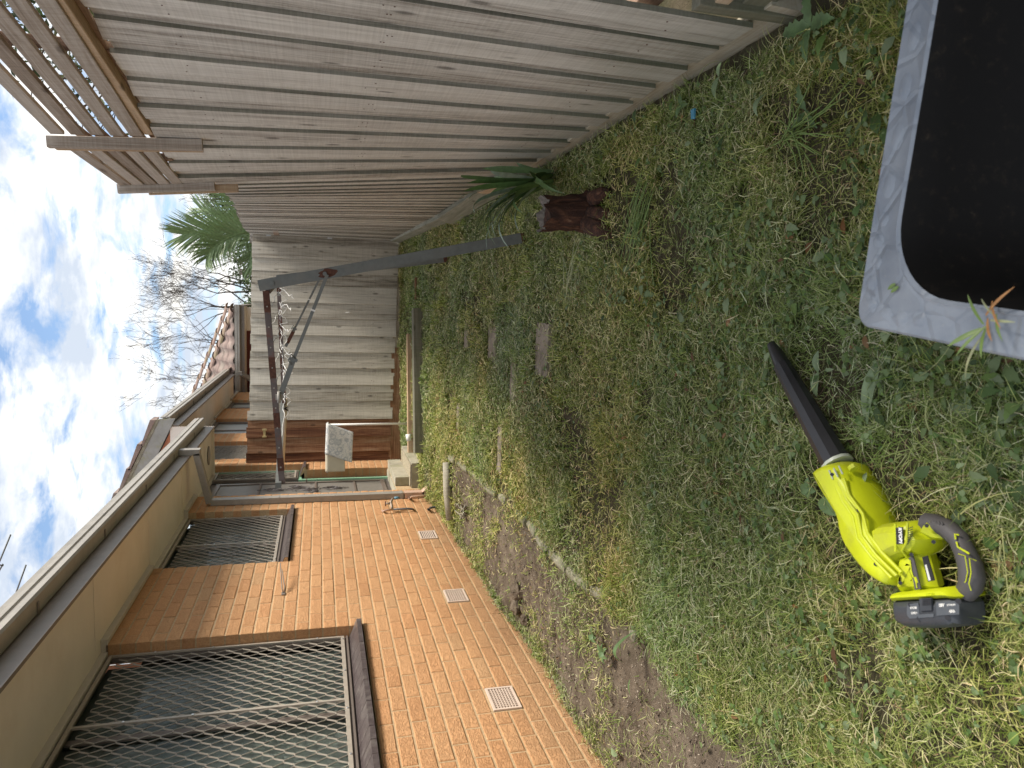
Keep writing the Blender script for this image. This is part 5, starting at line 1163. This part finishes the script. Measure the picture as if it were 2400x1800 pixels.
# bigger weeds one can point at
def dock(q, n, size, label, mat, name='weed', up=.25, jag=.0, asp=.32, single=None):
    g = onG(q, .03); T_ = thing(name, g, label, 'weed')
    for k in range(n):
        th = (single if single is not None else 2*math.pi*k/n+random.uniform(-.4, .4)); L_ = size*random.uniform(.75, 1.15); mb = MB(); vs = []; m_ = 10
        for i in range(m_+1):
            u = i/m_; w = asp*L_*.5*max(.05, math.sin(math.pi*u**.8)**.7)*(1-(jag if i % 2 else 0)); w = .002 if i in (0, m_) else w
            z = up*L_*math.sin(u*2.4)*.5
            for lx, ly, lz in ((u*L_, -w, w*.35), (u*L_, 0, 0), (u*L_, w, w*.35)):
                vs.append((g[0]+lx*math.cos(th)-ly*math.sin(th), g[1]+lx*math.sin(th)+ly*math.cos(th), g[2]+z+lz))
        mb.add(vs, [(3*i+a, 3*i+a+1, 3*i+4+a, 3*i+3+a) for i in range(m_) for a in (0, 1)], True); mb.build('leaf', mat, T_)
    return T_
dock((1996, 1190), 1, .13, 'broad dark leaf poking out from under the blower housing', m_dock, single=math.radians(100), asp=.42)
dock((2065, 840), 1, .16, 'long spotted leaf pointing away from the tub corner', m_dock2, single=math.radians(176), asp=.26)
dock((2385, 1010), 2, .15, 'large lobed leaves at the bottom edge right of the blower handle', m_dock, jag=.3, asp=.5)
dock((2290, 1020), 2, .11, 'pair of mid green lobed leaves beside the large lobed ones', m_dock2, jag=.2, asp=.5)
dock((1918, 872), 2, .07, 'pale broad leaf touching the middle of the black tube', m_dock2, asp=.5)
dock((1898, 1145), 4, .035, 'four leaved clover like sprig above the lime housing', m_dock, asp=.8)
dock((1490, 1478), 1, .12, 'single upright leaf standing beside the pale wedge of stone', m_dock, single=math.radians(200), asp=.3, up=1.6)
dock((1478, 1630), 1, .07, 'lone green leaf on the bare soil near the bottom left wall end', m_dock, single=math.radians(0), asp=.25)
dock((1447, 1770), 1, .06, 'pale oval leaf against the brick wall foot', m_dock2, single=math.radians(90), asp=.6)
dock((1420, 1530), 7, .055, 'bushy green weed patch on the bare soil strip', m_dock, asp=.5, up=.8)
dock((1395, 1490), 6, .045, 'smaller leafy weed just behind the bushy one on the soil', m_dock, asp=.5, up=.8)
dock((1800, 215), 1, .07, 'upright whitish spotted leaf in the shade under the fence', m_dock2, single=math.radians(170), asp=.4, up=.9)
dock((1685, 180), 2, .06, 'two oval grey green leaves at the plinth of the near fence', m_dock2, asp=.55)
dock((1600, 245), 3, .05, 'yellow green leaves growing against the near plinth', m_dock, asp=.55)
dock((1890, 260), 3, .09, 'dandelion like rosette in the shaded grass near the tub', m_dock, jag=.45, asp=.35)
dock((1900, 60), 4, .12, 'dark jagged leaves at the end of the near fence', m_dock, jag=.35, asp=.45)
dock((1250, 1230), 3, .035, 'small pale weed in the lawn beside the edging', m_dock2, asp=.6)
g = onG((1627, 268), .035); tag(MB().hexa([(g[0]-.018, g[1]-.01, g[2]), (g[0]+.018, g[1]-.012, g[2]), (g[0]+.016, g[1]+.012, g[2]+.004), (g[0]-.014, g[1]+.012, g[2])], [(g[0]-.018, g[1]-.01, g[2]+.004), (g[0]+.018, g[1]-.012, g[2]+.008), (g[0]+.016, g[1]+.012, g[2]+.009), (g[0]-.014, g[1]+.012, g[2]+.006)]).build('litter', m_litter), 'tiny bright blue scrap of wrapper in the grass by the fence', 'litter')
# grass bundle raked together
def bundle(qs, n, w, label, name='grass_bundle'):
    T_ = MB(); p = [Vector(onG(q, .05)) for q in qs]
    for k in range(n):
        o = Vector((random.gauss(0, w), random.gauss(0, w), random.uniform(-.03, .01))); bd = Vector((random.gauss(0, .05), random.gauss(0, .05), 0)); s = random.uniform(0, .3); e = random.uniform(.6, 1.1); pts = []
        for i in range(7):
            u = s+(e-s)*i/6; pts.append(p[0]*(1-u)+p[1]*u+o+bd*u*u*2+Vector((0, 0, .012*math.sin(u*3)))+Vector((random.uniform(-.003, .003), random.uniform(-.003, .003), 0)))
        T_.tube(pts, [.0022]*6+[.0006], 4, flat=.5)
    return tag(T_.build(name, ms['g'] if n % 2 else ms['p'], kind='stuff'), label, 'grass')
bundle([(1830, 335), (1930, 270)], 27, .014, 'combed bundle of long grass stems lying near the tub edge')
bundle([(1510, 420), (1470, 640)], 31, .05, 'long bent grass stems right of the stump')
bundle([(1330, 690), (1350, 600)], 22, .05, 'pale grass stems lying in front of the near paver')

# ------------------------------------------------------------------ PALM, SHRUBS, BARE TREES behind the fences
PM = thing('palm', (1.06, 13.0, .1), 'green palm with a big upright feathery frond behind the corner of the fences', 'palm')
MB().tube([(1.25, 13.2, -.1), (1.22, 13.2, 1.2), (1.18, 13.15, 1.9)], [.20, .17, .14], 12).build('trunk', m_bark, PM)
def frond(p0, p1, p2, ll, npair, parent, droop=.25, facing=None):
    p0, p1, p2 = Vector(p0), Vector(p1), Vector(p2); rc = MB(); C_ = lambda u: p0*(1-u)**2+p1*2*u*(1-u)+p2*u*u
    rc.tube([C_(i/12) for i in range(13)], [.022*(1-i/13)+.003 for i in range(13)], 6); R_ = rc.build('frond', m_palm, parent)
    mb = MB(); fn = Vector(facing) if facing else Vector((0, -1, 0))
    for k in range(npair):
        u = .06+.93*k/npair; c = C_(u); d = (C_(min(1, u+.02))-C_(u-.02)).normalized(); s = d.cross(fn).normalized()
        for sg in (-1, 1):
            a = math.radians(62-40*u+random.uniform(-7, 7)); L_ = ll*(.55+1.2*u*(1-u)+.15)*random.uniform(.85, 1.1)*(1-.35*max(0, u-.8)*5*.6)
            di = (d*math.cos(a)+s*sg*math.sin(a)+fn*random.uniform(-.1, .35)).normalized(); w = .021; t = c+di*L_*.55; e = c+di*L_+Vector((0, 0, -droop*L_*.35)); nn = di.cross(fn+d*.5+Vector((random.uniform(-.4, .4), 0, random.uniform(-.4, .4)))).normalized()
            mb.add([c-nn*w*.5, c+nn*w*.5, t+nn*w*.5, e, t-nn*w*.5], [(0, 1, 2, 4), (4, 2, 3)])
    mb.build('leaflets', m_palm, R_, kind='stuff')
frond((1.12, 13.05, 1.75), (1.08, 12.9, 2.5), (.93, 12.8, 3.15), .66, 92, PM, .1)
frond((1.15, 13.1, 1.75), (1.0, 12.7, 2.6), (.55, 12.4, 2.75), .55, 64, PM, .5)
frond((1.15, 13.1, 1.75), (1.5, 13.0, 2.5), (1.85, 12.9, 2.55), .55, 64, PM, .4)
frond((1.15, 13.1, 1.75), (.9, 12.8, 2.2), (.35, 12.6, 2.10), .50, 40, PM, .7)
frond((1.15, 13.2, 1.75), (1.3, 13.4, 2.7), (1.45, 13.6, 3.0), .5, 40, PM, .2)
frond((1.15, 13.1, 1.75), (1.6, 12.9, 2.1), (2.1, 12.6, 2.0), .5, 36, PM, .5)

def bare_tree(base, h, spread, seed, label, depth=6, r0=.07, mat=m_twig, dens=1.0, group=None, ax=(0, 0, 1)):
    r = random.Random(seed); T_ = thing('bare_tree', base, label, 'tree', group); tr = MB(); tw = MB()
    def grow(p, d, L_, rad, lv):
        n = 4; rad = max(rad, .0052); pts = [p]; rs = [rad]
        for i in range(n):
            d = (d+Vector((r.gauss(0, .13), r.gauss(0, .13), r.gauss(.03, .09)))).normalized(); p = p+d*L_/n; pts.append(p); rs.append(rad*(1-.4*(i+1)/n))
        (tr if lv > depth-3 else tw).tube(pts, rs, 6 if lv > depth-3 else 3, caps=False)
        if lv == 0: return
        kk = 2 if lv > 1 else 3
        for k in range(kk+(r.random() < .2*dens)):
            a = r.uniform(.25, .75)*spread; ph = r.uniform(0, 6.28); o = d.orthogonal().normalized(); o = Matrix.Rotation(ph, 3, d)@o
            at = pts[-1] if k < 2 else pts[r.choice((1, 2, 3))]
            nd = (d*math.cos(a)+o*math.sin(a)+Vector((0, 0, .10))).normalized(); grow(at, nd, L_*r.uniform(.62, .86), rs[-1]*.72, lv-1)
    b = Vector(base)
    for k in range(3):
        d = Vector((math.cos(k*2.1+seed)*.45*spread, math.sin(k*2.1+seed)*.3, 1)).normalized(); grow(b+Vector((0, 0, h*.06)), d, h*.27, r0, depth)
    tr.tube([b-Vector((0, 0, .3)), b+Vector((0, 0, h*.10))], [r0*1.6, r0*1.3], 8); tr.build('trunk', mat, T_); tw.build('crown', mat, T_, kind='stuff'); return T_
def tx(q, Y): return onY(q, Y)
bare_tree((-.12, 26, 1.6), 5.3, .95, 3, 'spreading bare winter tree nearest the palm above the back fence', 6, .075)
bare_tree((-.95, 28, 1.4), 6.2, .95, 8, 'bare tree standing between the spreading one and the tiled roof', 5, .07)
bare_tree((-2.55, 27, 2.2), 5.0, 1.0, 15, 'bare tree rising behind the tiled roof', 6, .06)
bare_tree((2.3, 19, .8), 3.9, .95, 21, 'thin pale bare sapling above the fence right of the palm', 5, .045)
bare_tree((1.0, 24, 1.2), 5.0, .95, 33, 'faint bare tree directly behind the palm', 5, .06)

def leaf_mass(name, c, s, n, size, label, cat, pal, twigs=0, seed=1, hole=.0):
    r = np.random.default_rng(seed); T_ = thing(name, (c[0], c[1], c[2]-s[2]), label, cat)
    d = r.normal(size=(n, 3)); d /= np.linalg.norm(d, axis=1)[:, None]; rad = r.random(n)**(1/2.2)
    bump_ = 1+.22*np.sin(d[:, 0]*6+seed)+.18*np.sin(d[:, 2]*8+d[:, 1]*5); P = np.array(c)+d*(rad*bump_)[:, None]*np.array(s)
    a = r.normal(size=(n, 3)); a /= np.linalg.norm(a, axis=1)[:, None]; b = np.cross(a, r.normal(size=(n, 3))); b /= np.linalg.norm(b, axis=1)[:, None]; sz = size*(.6+.8*r.random(n))[:, None]
    V = np.stack([P-a*sz, P+b*sz*.35, P+a*sz, P-b*sz*.35], 1).reshape(-1, 3); F_ = np.arange(4*n).reshape(-1, 4); cc = np.array(pal)[r.integers(0, len(pal), n)]*(.6+.8*r.random((n, 1)))
    mesh_np('crown', V, F_, np.repeat(cc, 4, 0), m_veg, parent=T_, kind='stuff')
    mb = MB(); rr = random.Random(seed); mb.tube([(c[0], c[1], c[2]-s[2]-.6), (c[0], c[1], c[2])], [.06, .03], 7)
    for k in range(twigs):
        p = Vector((c[0]+rr.uniform(-.4, .4)*s[0], c[1]+rr.uniform(-.4, .4)*s[1], c[2]-s[2]*rr.uniform(.2, .9))); pts = [p]; dd = Vector((rr.uniform(-1, 1), rr.uniform(-.6, .3), rr.uniform(.1, 1))).normalized()
        for i in range(6): dd = (dd+Vector((rr.gauss(0, .25), rr.gauss(0, .2), rr.gauss(0, .25)))).normalized(); pts.append(pts[-1]+dd*rr.uniform(.10, .22))
        mb.tube(pts, [.010, .008, .007, .006, .005, .004, .002], 4, caps=False)
    mb.build('branches', m_twig, T_, kind='stuff'); return T_
HG = [(.05, .075, .03), (.075, .10, .04), (.035, .05, .025), (.12, .13, .07)]
leaf_mass('twiggy_shrub', (1.72, 13.6, 2.35), (.42, .6, .62), 900, .035, 'grey twiggy half bare shrub over the side fence beside the palm', 'shrub', HG, 170, 4)
leaf_mass('hedge_shrub', (1.75, 5.6, 2.25), (.45, 2.9, 1.0), 5200, .032, 'leafy neighbour shrub showing through the gaps of the slatted screen', 'shrub', HG, 60, 6)
leaf_mass('hedge_shrub', (.6, 22, 2.3), (1.4, 1.0, 1.0), 5000, .07, 'dark green shrub at the foot of the bare trees behind the fence', 'shrub', HG, 10, 7)
leaf_mass('hedge_shrub', (-.25, 21, 2.55), (.25, .5, .40), 1500, .06, 'small rounded green bush left of the palm just over the back fence', 'shrub', [(.10, .15, .04), (.07, .11, .04)], 5, 9)
PX = thing('garden_stake', (.30, 12.8, 1.5), 'short pale twin stake showing over the back fence beside the palm fronds', 'stake')
for o in (0, .055): MB().box(.335+o, .37+o, 12.8, 12.83, .2, 2.30+o*.3).build('stake', m_slat, PX)

# TV aerial on the near roof
A_ = thing('tv_aerial', (-2.3, 4.4, 2.9), 'thin metal television aerial rods standing over the near gutter against the sky', 'aerial')
for q0, q1 in (((25, 1253), (-26, 1376)), ((61, 1324), (28, 1416)), ((-12, 1322), (8, 1326)), ((7, 1322), (-6, 1345))):
    MB().tube([onY(q0, 4.4), onY(q1, 4.4)], .0042, 6).build('rod', m_galv, A_)
